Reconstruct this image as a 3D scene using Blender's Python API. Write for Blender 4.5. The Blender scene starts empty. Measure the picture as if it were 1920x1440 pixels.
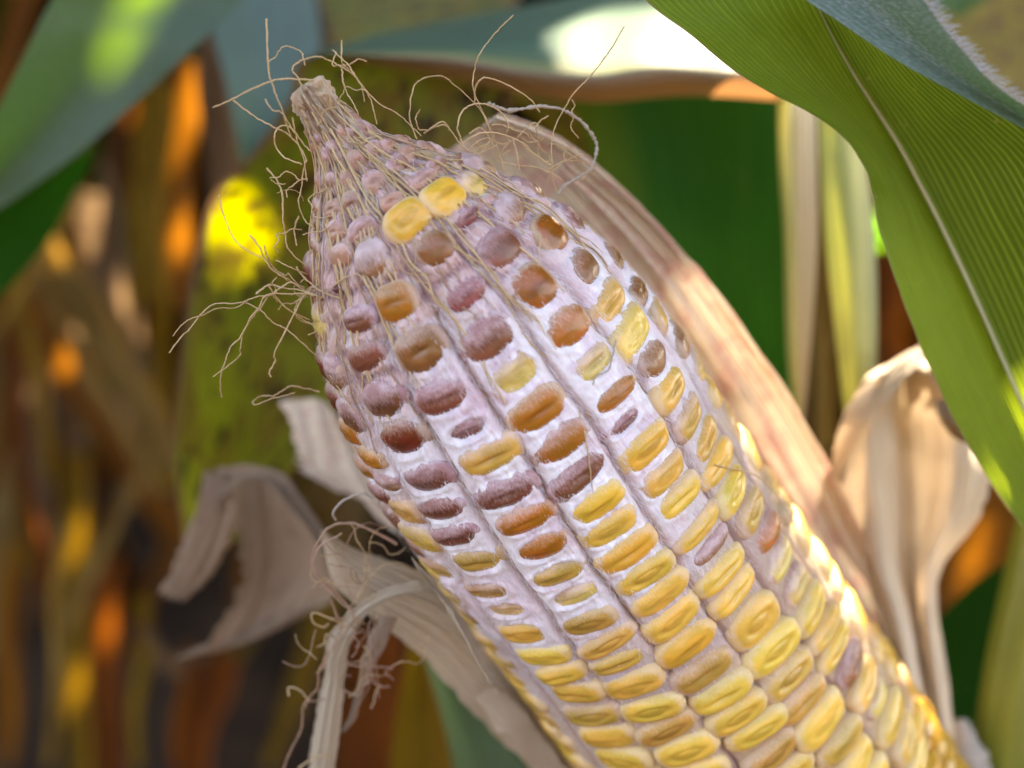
import bpy, math, random
import numpy as np
from mathutils import Vector, Matrix

# ------------------------------------------------------------------ camera, sky, sun, exposure
random.seed(7); rng = np.random.default_rng(7)
S = 0.01                                    # everything below is laid out in centimetres
PITCH = math.radians(15.0); LENS = 40.0; CAMH = 75.0
K = 18.0 / LENS
sc = bpy.context.scene
COL = sc.collection
cam_d = bpy.data.cameras.new('camera'); cam = bpy.data.objects.new('camera', cam_d); COL.objects.link(cam)
cam.location = (0, 0, CAMH * S); cam.rotation_euler = (math.pi / 2 - PITCH, 0, 0)
cam_d.lens = LENS; cam_d.sensor_width = 36.0; cam_d.clip_start = 0.005; cam_d.clip_end = 500.0
cam_d.dof.use_dof = True; cam_d.dof.focus_distance = 0.136; cam_d.dof.aperture_fstop = 9.0
sc.camera = cam

SUN_EL, SUN_AZ = math.radians(52), math.radians(35)
SUN = np.array([math.cos(SUN_EL) * math.sin(SUN_AZ), math.cos(SUN_EL) * math.cos(SUN_AZ), math.sin(SUN_EL)])
w = bpy.data.worlds.new('World'); sc.world = w; w.use_nodes = True
wn = w.node_tree; wn.nodes.clear()
sky = wn.nodes.new('ShaderNodeTexSky'); sky.sky_type = 'NISHITA'; sky.sun_disc = False
sky.sun_elevation = SUN_EL; sky.sun_rotation = SUN_AZ; sky.dust_density = 3.0; sky.air_density = 1.0; sky.ozone_density = 1.0
bg = wn.nodes.new('ShaderNodeBackground'); bg.inputs['Strength'].default_value = 0.12
wo = wn.nodes.new('ShaderNodeOutputWorld')
wn.links.new(sky.outputs[0], bg.inputs[0]); wn.links.new(bg.outputs[0], wo.inputs[0])
sun_d = bpy.data.lights.new('sun', 'SUN'); sun_d.energy = 4.5; sun_d.angle = math.radians(0.45); sun_d.color = (1.0, 0.93, 0.82)
sun = bpy.data.objects.new('sun', sun_d); COL.objects.link(sun); sun.location = (0, 0, 5)
sun.rotation_euler = Vector(tuple(SUN)).to_track_quat('Z', 'Y').to_euler()
sc.view_settings.view_transform = 'Standard'; sc.view_settings.look = 'None'
sc.view_settings.gamma = 1.0; sc.view_settings.use_curve_mapping = False
sc.view_settings.exposure = 3.38
sc.view_settings.use_white_balance = True
sc.view_settings.white_balance_temperature = 7900; sc.view_settings.white_balance_tint = 15
try:
    sc.cycles.max_bounces = 8; sc.cycles.transmission_bounces = 4; sc.cycles.use_denoising = True
    sc.cycles.sample_clamp_indirect = 6.0
except Exception: pass

# ------------------------------------------------------------------ geometry helpers
cp, sp = math.cos(PITCH), math.sin(PITCH)
def c2w(v):                                  # camera frame (x right, y up, z forward) -> world, cm
    v = np.asarray(v, float)
    x, y, z = v[..., 0], v[..., 1], v[..., 2]
    return np.stack([x, z * cp + y * sp, CAMH + y * cp - z * sp], -1)
def P(px, py, d):                            # point of the place seen at px,py of the 1920 photo, d cm away
    px, py, d = np.asarray(px, float), np.asarray(py, float), np.asarray(d, float)
    return np.stack([(px - 960) / 960 * K * d, -(py - 720) / 960 * K * d, d + 0 * px], -1)
def W(px, py, d): return c2w(P(px, py, d))

def hsh(i, j, k, seed):
    h = (i.astype(np.int64) * 374761393 + j.astype(np.int64) * 668265263 + k.astype(np.int64) * 2147483647 + seed * 1274126177) & 0xffffffff
    h = ((h ^ (h >> 13)) * 1274126177) & 0xffffffff
    h = ((h ^ (h >> 16)) * 2246822519) & 0xffffffff
    return ((h ^ (h >> 15)) & 0xffffff) / float(0xffffff)
def vnoise(x, y, z=0.0, seed=0):
    x, y, z = np.broadcast_arrays(np.asarray(x, float), np.asarray(y, float), np.asarray(z, float))
    i, j, k = np.floor(x), np.floor(y), np.floor(z)
    f, g, h = x - i, y - j, z - k
    f, g, h = f * f * (3 - 2 * f), g * g * (3 - 2 * g), h * h * (3 - 2 * h)
    r = 0
    for a in (0, 1):
        for b in (0, 1):
            for c in (0, 1):
                r = r + hsh(i + a, j + b, k + c, seed) * (f if a else 1 - f) * (g if b else 1 - g) * (h if c else 1 - h)
    return r
def fbm(x, y, z=0.0, seed=0, octv=4):
    t, a, n = 0, 1.0, 0
    for o in range(octv):
        t = t + a * vnoise(np.asarray(x) * 2 ** o, np.asarray(y) * 2 ** o, np.asarray(z) * 2 ** o, seed + 17 * o); n += a; a *= .5
    return t / n
def sstep(a, b, x):
    t = np.clip((x - a) / (b - a), 0, 1); return t * t * (3 - 2 * t)

def obj(name, verts, faces, mat, parent=None, uv=None, col=None, smooth=True, origin=None):
    """verts in world cm -> one linked mesh object (origin in cm)."""
    verts = np.asarray(verts, float).reshape(-1, 3)
    if parent is not None: base = np.array(parent['o_cm'])
    else: base = verts.mean(0) if origin is None else np.asarray(origin, float)
    me = bpy.data.meshes.new(name)
    v = (verts - base) * S
    faces = np.asarray(faces)
    me.vertices.add(len(v)); me.vertices.foreach_set('co', v.astype(np.float32).ravel())
    n = faces.shape[1]
    me.loops.add(faces.size); me.loops.foreach_set('vertex_index', faces.astype(np.int32).ravel())
    me.polygons.add(len(faces)); me.polygons.foreach_set('loop_start', np.arange(0, faces.size, n, dtype=np.int32))
    me.polygons.foreach_set('loop_total', np.full(len(faces), n, np.int32))
    if uv is not None:
        l = me.uv_layers.new(name='UVMap'); l.data.foreach_set('uv', np.asarray(uv, np.float32)[faces.ravel()].ravel())
    if col is not None:
        c = me.color_attributes.new('pigment', 'FLOAT_COLOR', 'POINT')
        c.data.foreach_set('color', np.concatenate([col, np.ones((len(col), 1))], 1).astype(np.float32).ravel())
    me.update(calc_edges=True); me.validate()
    if smooth: me.polygons.foreach_set('use_smooth', np.ones(len(me.polygons), bool))
    me.materials.append(mat)
    o = bpy.data.objects.new(name, me); COL.objects.link(o)
    if parent is not None: o.parent = parent
    else:
        o.location = tuple(base * S); 
    o['o_cm'] = [float(x) for x in base]
    return o
def tag(o, label, cat=None, group=None, kind=None):
    if label: o['label'] = label
    if cat: o['category'] = cat
    if group: o['group'] = group
    if kind: o['kind'] = kind
    return o
def thing(name, at, label, cat, group=None):
    o = bpy.data.objects.new(name, None); COL.objects.link(o); o.location = tuple(np.asarray(at) * S)
    o.empty_display_size = .01; o['o_cm'] = [float(x) for x in at]
    return tag(o, label, cat, group)

def grid_faces(nu, nv, wrap=False):          # index = j*nu+i
    i = np.arange(nu if wrap else nu - 1); j = np.arange(nv - 1)
    I, J = np.meshgrid(i, j); I2 = (I + 1) % nu
    return np.stack([J * nu + I, J * nu + I2, (J + 1) * nu + I2, (J + 1) * nu + I], -1).reshape(-1, 4)
def crom(C, n):                              # Catmull-Rom along axis 0 -> n samples
    C = np.asarray(C, float); m = len(C)
    if m == 2:
        t = np.linspace(0, 1, n).reshape((n,) + (1,) * (C.ndim - 1)); return C[0] * (1 - t) + C[1] * t
    E = np.concatenate([2 * C[:1] - C[1:2], C, 2 * C[-1:] - C[-2:-1]])
    t = np.linspace(0, m - 1, n); i = np.minimum(t.astype(int), m - 2); f = (t - i).reshape((n,) + (1,) * (C.ndim - 1))
    a, b, c, d = E[i], E[i + 1], E[i + 2], E[i + 3]
    return .5 * (2 * b + (c - a) * f + (2 * a - 5 * b + 4 * c - d) * f ** 2 + (3 * b - a - 3 * c + d) * f ** 3)
def sheet(rows, nu=24, nv=60, ripple=None, cup=0.0, ragged=0.0):
    """rows[v][u] = (px,py,d) control points -> verts (world cm), faces, uv"""
    R = np.asarray(rows, float)
    G = P(R[..., 0], R[..., 1], R[..., 2])
    G = crom(G, nv); G = np.swapaxes(crom(np.swapaxes(G, 0, 1), nu), 0, 1)     # nv,nu,3
    u, v = np.meshgrid(np.linspace(0, 1, nu), np.linspace(0, 1, nv))
    if ragged:
        c_ = G.mean(1, keepdims=True); sd = int(abs(R[0, 0, 0] * 7 + R[-1, 0, 1])) % 9973
        G = G + (G - c_) * (ragged * (fbm(v * nv * .22, (u > .5) * 7.3, 0, sd, 4) - .55))[..., None] * 2 * np.abs(2 * u - 1)[..., None] ** 3
    if ripple is not None or cup:
        du = np.gradient(G, axis=1); dv = np.gradient(G, axis=0); N = np.cross(du, dv)
        N /= np.linalg.norm(N, axis=-1, keepdims=True) + 1e-9
        h = cup * (1 - (2 * u - 1) ** 2)
        if ripple is not None: h = h + ripple(u, v)
        G = G + N * h[..., None]
    return c2w(G).reshape(-1, 3), grid_faces(nu, nv), np.stack([u, v], -1).reshape(-1, 2)
def edges(A, B, dA, dB, mid=None):           # two edge polylines (same count) -> rows
    n = len(A); dA = np.broadcast_to(dA, n); dB = np.broadcast_to(dB, n); rows = []
    for a, b, x, y in zip(A, B, dA, dB):
        if mid is None: rows.append([(a[0], a[1], x), (b[0], b[1], y)])
        else: rows.append([(a[0], a[1], x), ((a[0] + b[0]) / 2, (a[1] + b[1]) / 2, (x + y) / 2 + mid), (b[0], b[1], y)])
    return rows
def tube(path, rad, ns=6, n=None, rough=0.0, flat=1.0):
    """path (k,3) cm, rad scalar or per control point -> verts, faces, uv"""
    path = np.asarray(path, float)
    if n is None: n = max(8, len(path) * 5)
    rad = np.broadcast_to(np.asarray(rad, float), (len(path),))
    Q = crom(np.concatenate([path, rad[:, None]], 1), n); p, r = Q[:, :3], np.abs(Q[:, 3])
    T = np.gradient(p, axis=0); T /= np.linalg.norm(T, axis=1, keepdims=True) + 1e-9
    up = np.array([.3, .9, .2]); A = np.cross(T, up); A /= np.linalg.norm(A, axis=1, keepdims=True) + 1e-9
    B = np.cross(T, A)
    a = np.linspace(0, 2 * np.pi, ns, endpoint=False)
    if rough: r = r * (1 + rough * (rng.random(n) - .5) * 2)
    V = p[:, None] + r[:, None, None] * (A[:, None] * np.cos(a)[None, :, None] * flat + B[:, None] * np.sin(a)[None, :, None])
    u, v = np.meshgrid(np.arange(ns) / ns, np.linspace(0, 1, n))
    return V.reshape(-1, 3), grid_faces(ns, n, True), np.stack([u, v], -1).reshape(-1, 2)

# ------------------------------------------------------------------ materials
class NT:
    def __init__(s, name):
        s.m = bpy.data.materials.new(name); s.m.use_nodes = True; s.t = s.m.node_tree; s.t.nodes.clear()
        s.out = s.t.nodes.new('ShaderNodeOutputMaterial')
    def n(s, kind, **kw):
        n = s.t.nodes.new('ShaderNode' + kind)
        for k, v in kw.items(): setattr(n, k, v)
        return n
    def put(s, sock, v):
        if hasattr(v, 'is_linked') or isinstance(v, bpy.types.NodeSocket): s.t.links.new(v, sock)
        else: sock.default_value = v if not isinstance(v, tuple) or len(v) != 3 or sock.type != 'RGBA' else (*v, 1)
    def math(s, op, a, b=0.0, c=None, clamp=False):
        n = s.n('Math', operation=op, use_clamp=clamp); s.put(n.inputs[0], a); s.put(n.inputs[1], b)
        if c is not None: s.put(n.inputs[2], c)
        return n.outputs[0]
    def mix(s, f, a, b, blend='MIX'):
        n = s.n('Mix', data_type='RGBA', blend_type=blend); s.put(n.inputs[0], f); s.put(n.inputs[6], a); s.put(n.inputs[7], b)
        return n.outputs[2]
    def ss(s, x, lo, hi):
        n = s.n('MapRange', interpolation_type='SMOOTHSTEP'); s.put(n.inputs[0], x); s.put(n.inputs[1], lo); s.put(n.inputs[2], hi)
        return n.outputs[0]
    def noise(s, vec, scale, detail=3.0, rough=.55, dist=0.0):
        n = s.n('TexNoise'); s.put(n.inputs['Vector'], vec); n.inputs['Scale'].default_value = scale
        n.inputs['Detail'].default_value = detail; n.inputs['Roughness'].default_value = rough; n.inputs['Distortion'].default_value = dist
        return n.outputs[0]
    def mapv(s, vec, scale):
        n = s.n('Mapping'); s.put(n.inputs[0], vec); n.inputs['Scale'].default_value = scale; return n.outputs[0]
    def bsdf(s, base, rough, bump=None, bstr=.3, bdist=.001, spec=.5, **kw):
        b = s.n('BsdfPrincipled'); s.put(b.inputs['Base Color'], base); s.put(b.inputs['Roughness'], rough)
        b.inputs['Specular IOR Level'].default_value = spec
        for k, v in kw.items(): s.put(b.inputs[k.replace('_', ' ')], v)
        s.bn = None
        if bump is not None:
            n = s.n('Bump'); s.put(n.inputs['Height'], bump); n.inputs['Strength'].default_value = bstr; n.inputs['Distance'].default_value = bdist
            s.t.links.new(n.outputs[0], b.inputs['Normal']); s.bn = n.outputs[0]
        return b
    def end(s, sh):
        s.t.links.new(sh.outputs[0], s.out.inputs[0]); return s.m

def leaf_mat(name, c1, c2, trans, tmix=.35, rough=.45, veins=30, vamp=.35, blotch=None, edge=None, spec=.5, ucol=None, bstr=.25, bloom=None, vpow=3.0, fmix=.5):
    m = NT(name); tc = m.n('TexCoord'); sx = m.n('SeparateXYZ'); m.t.links.new(tc.outputs['UV'], sx.inputs[0])
    u, v = sx.outputs[0], sx.outputs[1]; ob = tc.outputs['Object']
    wob = m.noise(m.mapv(tc.outputs['UV'], (6, 2, 1)), 3.0, 2)
    ph = m.math('MULTIPLY_ADD', wob, 3.5, m.math('MULTIPLY', u, veins * 2 * math.pi))
    vein = m.math('POWER', m.math('MULTIPLY_ADD', m.math('SINE', ph), .5, .5), vpow)
    fine = m.noise(m.mapv(tc.outputs['UV'], (veins * 6.0, 3, 1)), 1.0, 3)
    big = m.noise(ob, 22.0, 4)
    col = m.mix(m.ss(big, .35, .68), c1, c2)
    if ucol is not None:                     # colour that changes across the blade, with painted shade on the ribbed one
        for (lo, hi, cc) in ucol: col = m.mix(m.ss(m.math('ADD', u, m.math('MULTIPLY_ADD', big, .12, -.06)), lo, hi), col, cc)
    vamp_ = m.math('MULTIPLY', m.math('MULTIPLY_ADD', m.noise(m.mapv(tc.outputs['UV'], (veins * .9, 1.2, 1)), 1.0, 2), 1.8, -.15, clamp=True), vamp * 1.2)
    col = m.mix(m.math('MULTIPLY', vein, vamp_), col, tuple(min(1, x * 1.9 + .03) for x in c2))
    col = m.mix(m.math('MULTIPLY_ADD', fine, fmix, -.1 * fmix, clamp=True), col, tuple(x * .6 for x in c1))
    tr = m.mix(m.math('MULTIPLY', m.ss(fine, .4, .8), .35), trans, tuple(x * .45 for x in trans))
    if blotch is not None:
        for (bc, lo, hi, scl, st) in blotch:
            bn = m.noise(m.mapv(tc.outputs['UV'], st), scl, 5, .6, .3)
            f = m.ss(bn, lo, hi); col = m.mix(f, col, bc); tr = m.mix(f, tr, tuple(x * 1.2 for x in bc))
    if edge is not None:
        ec, wd = edge
        e = m.math('MINIMUM', u, m.math('SUBTRACT', 1.0, u))
        e = m.math('ADD', e, m.math('MULTIPLY_ADD', big, wd, -wd * .5))
        f = m.math('SUBTRACT', 1.0, m.ss(e, wd * .4, wd)); col = m.mix(f, col, ec); tr = m.mix(f, tr, ec)
    if bloom is not None:                    # waxy / hairy pale bloom lying on the blade
        bc, amt = bloom; f = m.ss(m.noise(m.mapv(tc.outputs['UV'], (10, 26, 1)), 2.0, 6, .7), .42, .75)
        col = m.mix(m.math('MULTIPLY', f, amt), col, bc)
    h = m.math('ADD', m.math('MULTIPLY', vein, .7), m.math('MULTIPLY', fine, .4))
    b = m.bsdf(col, m.math('MULTIPLY_ADD', fine, .2, rough - .1), h, bstr, .0006, spec)
    t = m.n('BsdfTranslucent'); m.put(t.inputs[0], tr); m.t.links.new(m.bn, t.inputs['Normal'])
    x = m.n('MixShader'); x.inputs[0].default_value = tmix
    m.t.links.new(b.outputs[0], x.inputs[1]); m.t.links.new(t.outputs[0], x.inputs[2])
    return m.end(x)

def kernel_mat():
    m = NT('kernel_skin'); oi = m.n('ObjectInfo'); tc = m.n('TexCoord'); ob = tc.outputs['Object']
    sx = m.n('SeparateXYZ'); m.t.links.new(ob, sx.inputs[0])
    off = m.n('VectorMath', operation='ADD'); m.t.links.new(ob, off.inputs[0])
    rv = m.n('CombineXYZ'); r = m.math('MULTIPLY', oi.outputs['Random'], 97.0)
    for k in range(3): m.t.links.new(r, rv.inputs[k])
    m.t.links.new(rv.outputs[0], off.inputs[1]); q = off.outputs[0]
    base = oi.outputs['Color']
    n1 = m.noise(q, 1.3, 4); n2 = m.noise(m.mapv(q, (15, 1.8, 3)), 1.6, 4, .65); n3 = m.noise(q, 14, 3)
    hs = m.n('HueSaturation'); m.put(hs.inputs['Color'], base); m.put(hs.inputs['Value'], m.math('MULTIPLY_ADD', n1, 1.0, .5))
    m.put(hs.inputs['Hue'], m.math('MULTIPLY_ADD', n1, -.05, .525))
    col = hs.outputs[0]
    # brown dent / darker germ line where the skin sinks in
    dent = m.math('SUBTRACT', 1.0, m.ss(m.math('ADD', m.math('POWER', m.math('MULTIPLY', sx.outputs[0], 1.5), 2.0), m.math('POWER', m.math('MULTIPLY', sx.outputs[1], 4.0), 2.0)), .15, 1.2))
    col = m.mix(m.math('MULTIPLY', dent, m.math('MULTIPLY', oi.outputs['Random'], .5)), col, m.mix(1.0, base, (.42, .33, .30), 'MULTIPLY'))
    # mould fuzz creeping from the tip side of the kernel, in streaks
    al = oi.outputs['Alpha']
    g = m.math('MULTIPLY_ADD', sx.outputs[1], .52, m.math('MULTIPLY_ADD', n2, 1.1, -.62))
    g = m.math('ADD', g, m.math('MULTIPLY_ADD', al, 1.0, -.52)); g = m.math('ADD', g, m.math('MULTIPLY_ADD', n3, .25, -.12))
    rr = m.math('ADD', m.math('POWER', m.math('ABSOLUTE', sx.outputs[0]), 3.0), m.math('POWER', m.math('ABSOLUTE', sx.outputs[1]), 3.0))
    g = m.math('ADD', g, m.math('MULTIPLY', m.ss(rr, .35, 1.0), m.math('MULTIPLY', al, .5)))
    ed = m.math('ADD', rr, m.math('MULTIPLY_ADD', n2, .7, -.35))
    g = m.math('MAXIMUM', g, m.math('MULTIPLY_ADD', m.ss(ed, .18, .95), .80, -.3))
    fz = m.math('MULTIPLY', m.ss(g, -.18, .40), .80)
    fc = m.mix(m.ss(n1, .4, .62), (.43, .235, .245), (.62, .47, .50))
    fc = m.mix(m.ss(al, .60, .95), fc, (.72, .66, .67))
    fc = m.mix(m.ss(al, .22, .5), m.mix(.6, base, (.72, .60, .46)), fc)
    col = m.mix(fz, col, fc)
    h = m.math('ADD', m.math('MULTIPLY', n2, m.math('MULTIPLY', al, .8)), m.math('MULTIPLY', n3, .25))
    rg = m.math('MULTIPLY_ADD', fz, .55, .22)
    b = m.bsdf(col, rg, h, .35, .0006, .45, Subsurface_Weight=.18, Subsurface_Scale=.0012, Coat_Weight=m.math('MULTIPLY_ADD', fz, -.3, .3, clamp=True), Coat_Roughness=.12)
    b.inputs['Subsurface Radius'].default_value = (1.0, .5, .18)
    return m.end(b)
def mould_mat():
    m = NT('mould_felt'); at = m.n('Attribute', attribute_name='pigment'); tc = m.n('TexCoord'); sx = m.n('SeparateXYZ'); m.t.links.new(tc.outputs['UV'], sx.inputs[0])
    st = m.noise(m.mapv(tc.outputs['UV'], (160, 30, 1)), 1.0, 5, .65, .6)
    fn = m.noise(tc.outputs['Object'], 900.0, 4, .7)
    col = m.mix(m.math('MULTIPLY', m.ss(st, .5, .75), .32), at.outputs[0], m.mix(1.0, at.outputs[0], (1.22, 1.22, 1.22), 'MULTIPLY'))
    col = m.mix(m.math('MULTIPLY', m.ss(fn, .55, .8), .25), col, (.58, .44, .46))
    h = m.math('ADD', m.math('MULTIPLY', st, .8), m.math('MULTIPLY', fn, .5))
    b = m.bsdf(col, .85, h, .45, .0007, .2, Sheen_Weight=.25, Subsurface_Weight=.12, Subsurface_Scale=.0012)
    return m.end(b)
def fibre_mat(name, c1, c2, rough=.6):
    m = NT(name); oi = m.n('ObjectInfo'); tc = m.n('TexCoord')
    n = m.noise(tc.outputs['Object'], 180.0, 3)
    col = m.mix(m.math('ADD', m.math('MULTIPLY', oi.outputs['Random'], .6), m.math('MULTIPLY_ADD', n, .8, -.2), clamp=True), c1, c2)
    b = m.bsdf(col, rough, m.noise(tc.outputs['Object'], 2500.0, 2), .4, .0003, .35)
    t = m.n('BsdfTranslucent'); m.put(t.inputs[0], col); x = m.n('MixShader'); x.inputs[0].default_value = .25
    m.t.links.new(b.outputs[0], x.inputs[1]); m.t.links.new(t.outputs[0], x.inputs[2]); return m.end(x)
def soil_mat():
    m = NT('soil'); tc = m.n('TexCoord'); ob = tc.outputs['Object']
    a = m.noise(ob, 9, 6, .6); b_ = m.noise(ob, 60, 5, .65)
    col = m.mix(m.ss(a, .4, .65), (.030, .015, .008), (.065, .034, .016)); col = m.mix(m.ss(b_, .6, .75), col, (.13, .085, .05))
    return m.end(m.bsdf(col, .95, m.math('ADD', a, b_), .8, .02, .15))

GREEN = leaf_mat('leaf_green', (.030, .085, .018), (.055, .13, .025), (.16, .42, .012), .38, .42, 26)
BLUEGREEN = leaf_mat('leaf_waxy', (.022, .055, .044), (.038, .078, .064), (.50, 1.0, .004), .15, .46, 22, .2, bloom=((.16, .22, .20), .35))
PALEBLUE = leaf_mat('leaf_pale_blue', (.07, .13, .115), (.10, .17, .15), (.2, .4, .1), .15, .5, 22, .2)
DEEP = leaf_mat('leaf_deep_green', (.006, .050, .004), (.010, .075, .006), (.03, .16, .004), .3, .55, 18, .15, spec=.12)
RIBBED = leaf_mat('leaf_ribbed', (.09, .175, .006), (.18, .29, .012), (.40, .55, .03), .28, .46, 44, .6, spec=.3, vpow=6.0, edge=((.30, .27, .10), .008), ucol=[(.48, .53, (.012, .058, .004))],  # half beyond the midrib painted darker for shade as well as deeper green
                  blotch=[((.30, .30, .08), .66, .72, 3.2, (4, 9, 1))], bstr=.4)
MOTTLE = leaf_mat('leaf_mottled', (.020, .060, .005), (.055, .085, .006), (1.0, .95, .004), .24, .5, 20, .2,
                  blotch=[((.16, .12, .008), .44, .60, 2.0, (2.5, 5, 1)), ((.035, .018, .004), .53, .62, 2.2, (5, 6, 1))], edge=((.16, .09, .04), .04))
FOLDED = leaf_mat('leaf_half_dry', (.10, .19, .13), (.13, .23, .15), (.34, .16, .06), .22, .42, 16, .25,
                  ucol=[(.42, .55, (.30, .31, .12)), (.56, .64, (.26, .17, .12)), (.72, .9, (.48, .27, .10))], spec=.6)
WIDE = leaf_mat('leaf_dark_yellow_margin', (.008, .060, .004), (.022, .10, .006), (.05, .25, .004), .3, .5, 16, .30,
                ucol=[(.34, .04, (.085, .12, .008))], blotch=[((.05, .10, .01), .60, .80, 2.0, (8, 2, 1))], spec=.04)
SHEATH = leaf_mat('sheath_striped', (.42, .41, .10), (.52, .46, .15), (.55, .50, .12), .2, .4, 9, .3, ucol=[(.45, .72, (.42, .26, .16))])
SHEATHG = leaf_mat('sheath_olive', (.24, .27, .035), (.36, .35, .06), (.45, .48, .06), .2, .45, 10, .35, ucol=[(.55, .95, (.12, .15, .05))])
HAIRY = leaf_mat('leaf_hairy', (.075, .135, .11), (.10, .165, .135), (.2, .4, .1), .22, .5, 12, .15, bloom=((.42, .44, .48), .75))
YELLOWLEAF = leaf_mat('leaf_yellow_brown', (.22, .17, .012), (.32, .23, .02), (.6, .45, .02), .35, .5, 14, .3,
                      blotch=[((.13, .055, .02), .50, .62, 2.2, (3, 7, 1))])
HUSK = leaf_mat('husk_dry', (.68, .54, .37), (.82, .69, .50), (.80, .62, .40), .10, .55, 34, .16, bstr=.8, fmix=.3, spec=.35,
                blotch=[((.60, .40, .28), .60, .80, 2.2, (3, 5, 1))])
HUSKPINK = leaf_mat('husk_pink_lined', (.74, .60, .43), (.84, .71, .54), (.90, .80, .62), .09, .55, 34, .08, bstr=.6, fmix=.16, spec=.3,
                    blotch=[((.68, .43, .34), .44, .64, 3.0, (2, 9, 1))])
HUSKGREY = leaf_mat('husk_grey', (.30, .20, .13), (.46, .34, .24), (.40, .27, .16), .2, .6, 26, .2, bstr=.5, spec=.3,
                    blotch=[((.14, .09, .06), .55, .72, 2.4, (4, 4, 1))])
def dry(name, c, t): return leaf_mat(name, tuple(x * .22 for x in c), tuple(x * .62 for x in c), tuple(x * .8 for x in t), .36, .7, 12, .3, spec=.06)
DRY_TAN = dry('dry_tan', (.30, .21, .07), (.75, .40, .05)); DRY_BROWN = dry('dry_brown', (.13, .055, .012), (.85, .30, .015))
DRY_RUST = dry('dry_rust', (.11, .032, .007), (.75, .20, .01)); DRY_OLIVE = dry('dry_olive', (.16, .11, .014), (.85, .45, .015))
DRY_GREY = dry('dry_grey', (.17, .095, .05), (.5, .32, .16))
KERNEL = kernel_mat(); MOULD = mould_mat(); SOIL = soil_mat()
SILK = fibre_mat('silk_dry', (.54, .36, .17), (.82, .63, .37)); SILKG = fibre_mat('silk_grey', (.44, .37, .30), (.62, .54, .45))
FIBRE = fibre_mat('mould_fibre', (.74, .68, .71), (.84, .82, .83), .8); PINKSILK = fibre_mat('silk_pink', (.42, .24, .15), (.60, .43, .31))
HAIR = fibre_mat('leaf_hair', (.62, .64, .68), (.75, .76, .78), .5)
STALK = leaf_mat('stalk_green', (.17, .20, .02), (.26, .27, .03), (.4, .45, .04), .12, .4, 12, .2)

def leaf(name, label, rows, mat, nu=24, nv=60, ripple=None, cup=0.0, cat='corn leaf', group=None):
    v, f, uv = sheet(rows, nu, nv, ripple, cup)
    return tag(obj(name, v, f, mat, None, uv), label, cat, group)

# ------------------------------------------------------------------ ground
gx = np.concatenate([np.linspace(-40000, -400, 8), np.linspace(-360, 360, 120), np.linspace(400, 40000, 8)])
gy = np.concatenate([np.linspace(-40000, -200, 8), np.linspace(-150, 560, 120), np.linspace(600, 40000, 8)])
GX, GY = np.meshgrid(gx, gy); near = np.exp(-((GX / 500) ** 2 + ((GY - 150) / 500) ** 2))
GZ = near * (5 * fbm(GX / 22, GY / 22, 0, 3) - 2.5)
tag(obj('ground', np.stack([GX, GY, GZ], -1).reshape(-1, 3), grid_faces(len(gx), len(gy)), SOIL, None, origin=(0, 0, 0)), 'dark bare soil under the maize, seen at the lower left', kind='structure')

# ------------------------------------------------------------------ the ear: axis, silhouette, surface
T0 = P(572, 166, 13.3)
AL = math.radians(22)
AX = np.array([.578 * math.cos(AL), -.816 * math.cos(AL), math.sin(AL)])
# make the projected axis run along (.578,.816) of the picture exactly
def proj(Q): return np.stack([960 + Q[..., 0] / Q[..., 2] / K * 960, 720 - Q[..., 1] / Q[..., 2] / K * 960], -1)
far = P(1165 + .578 * 300, 1032 + .816 * 300, 0 * 1.0 + 1.0)          # a ray; axis must meet it
A_, B_ = np.stack([AX[:2].tolist() + [0], [0, 0, 1]]), None
best = None
for L_ in np.linspace(8, 16, 321):
    dz = T0[2] + L_ * math.sin(AL); q = far * dz; dvec = q - T0; e = abs(np.linalg.norm(dvec) - L_)
    if best is None or e < best[0]: best = (e, dvec / np.linalg.norm(dvec))
AX = best[1]
E1 = -P(960, 720, 1.0) ; mid = T0 + AX * 6; E1 = -mid / np.linalg.norm(mid); E1 = E1 - AX * (E1 @ AX); E1 /= np.linalg.norm(E1)
E2 = np.cross(E1, AX); E2 = E2 if E2[0] > 0 else -E2                  # to the right across the ear
# half-widths of the outline in photo pixels at distances (px) along the picture axis from the tip
TT = np.array([-30, 0, 60, 111, 153, 194, 227, 312, 374, 410, 483, 533, 624, 670, 770, 898, 1017, 1370, 1700])
RR = np.array([34, 36, 44, 60, 80, 122, 150, 213, 240, 265, 289, 303, 319, 328, 333, 330, 327, 326, 326])
LEN = 15.5
SS = np.linspace(0, LEN, 90)
rad = np.interp(SS, [0, 2, 5, 15], [.2, 1.1, 2.1, 2.7])
ang = np.linspace(0, 2 * np.pi, 96, endpoint=False)
tip2 = proj(T0[None])[0]; dir2 = np.array([.578, .816]); per2 = np.array([.816, -.578])
for it in range(14):
    C = T0 + AX * SS[:, None]
    ring = C[:, None] + rad[:, None, None] * (E1 * np.cos(ang)[None, :, None] + E2 * np.sin(ang)[None, :, None])
    q = proj(ring) - tip2; t = q @ dir2; p = np.abs(q @ per2)
    i = p.argmax(1); tt = t[np.arange(len(SS)), i]; pp = p.max(1) * .5 + (np.abs((q @ per2).min(1))) * .5
    rad = rad * np.clip(np.interp(tt, TT, RR) / np.maximum(pp, 1), .7, 1.4)
    rad = np.convolve(np.pad(rad, 1, mode='edge'), [.15, .7, .15], 'valid')
rad = np.maximum(rad, .16)
def rk(s): return np.interp(s, SS, rad)
def ear(s, th, r):                             # ear coordinates -> camera frame
    s, th, r = np.broadcast_arrays(np.asarray(s, float), np.asarray(th, float), np.asarray(r, float))
    return T0 + AX * s[..., None] + r[..., None] * (E1 * np.cos(th)[..., None] + E2 * np.sin(th)[..., None])
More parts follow.
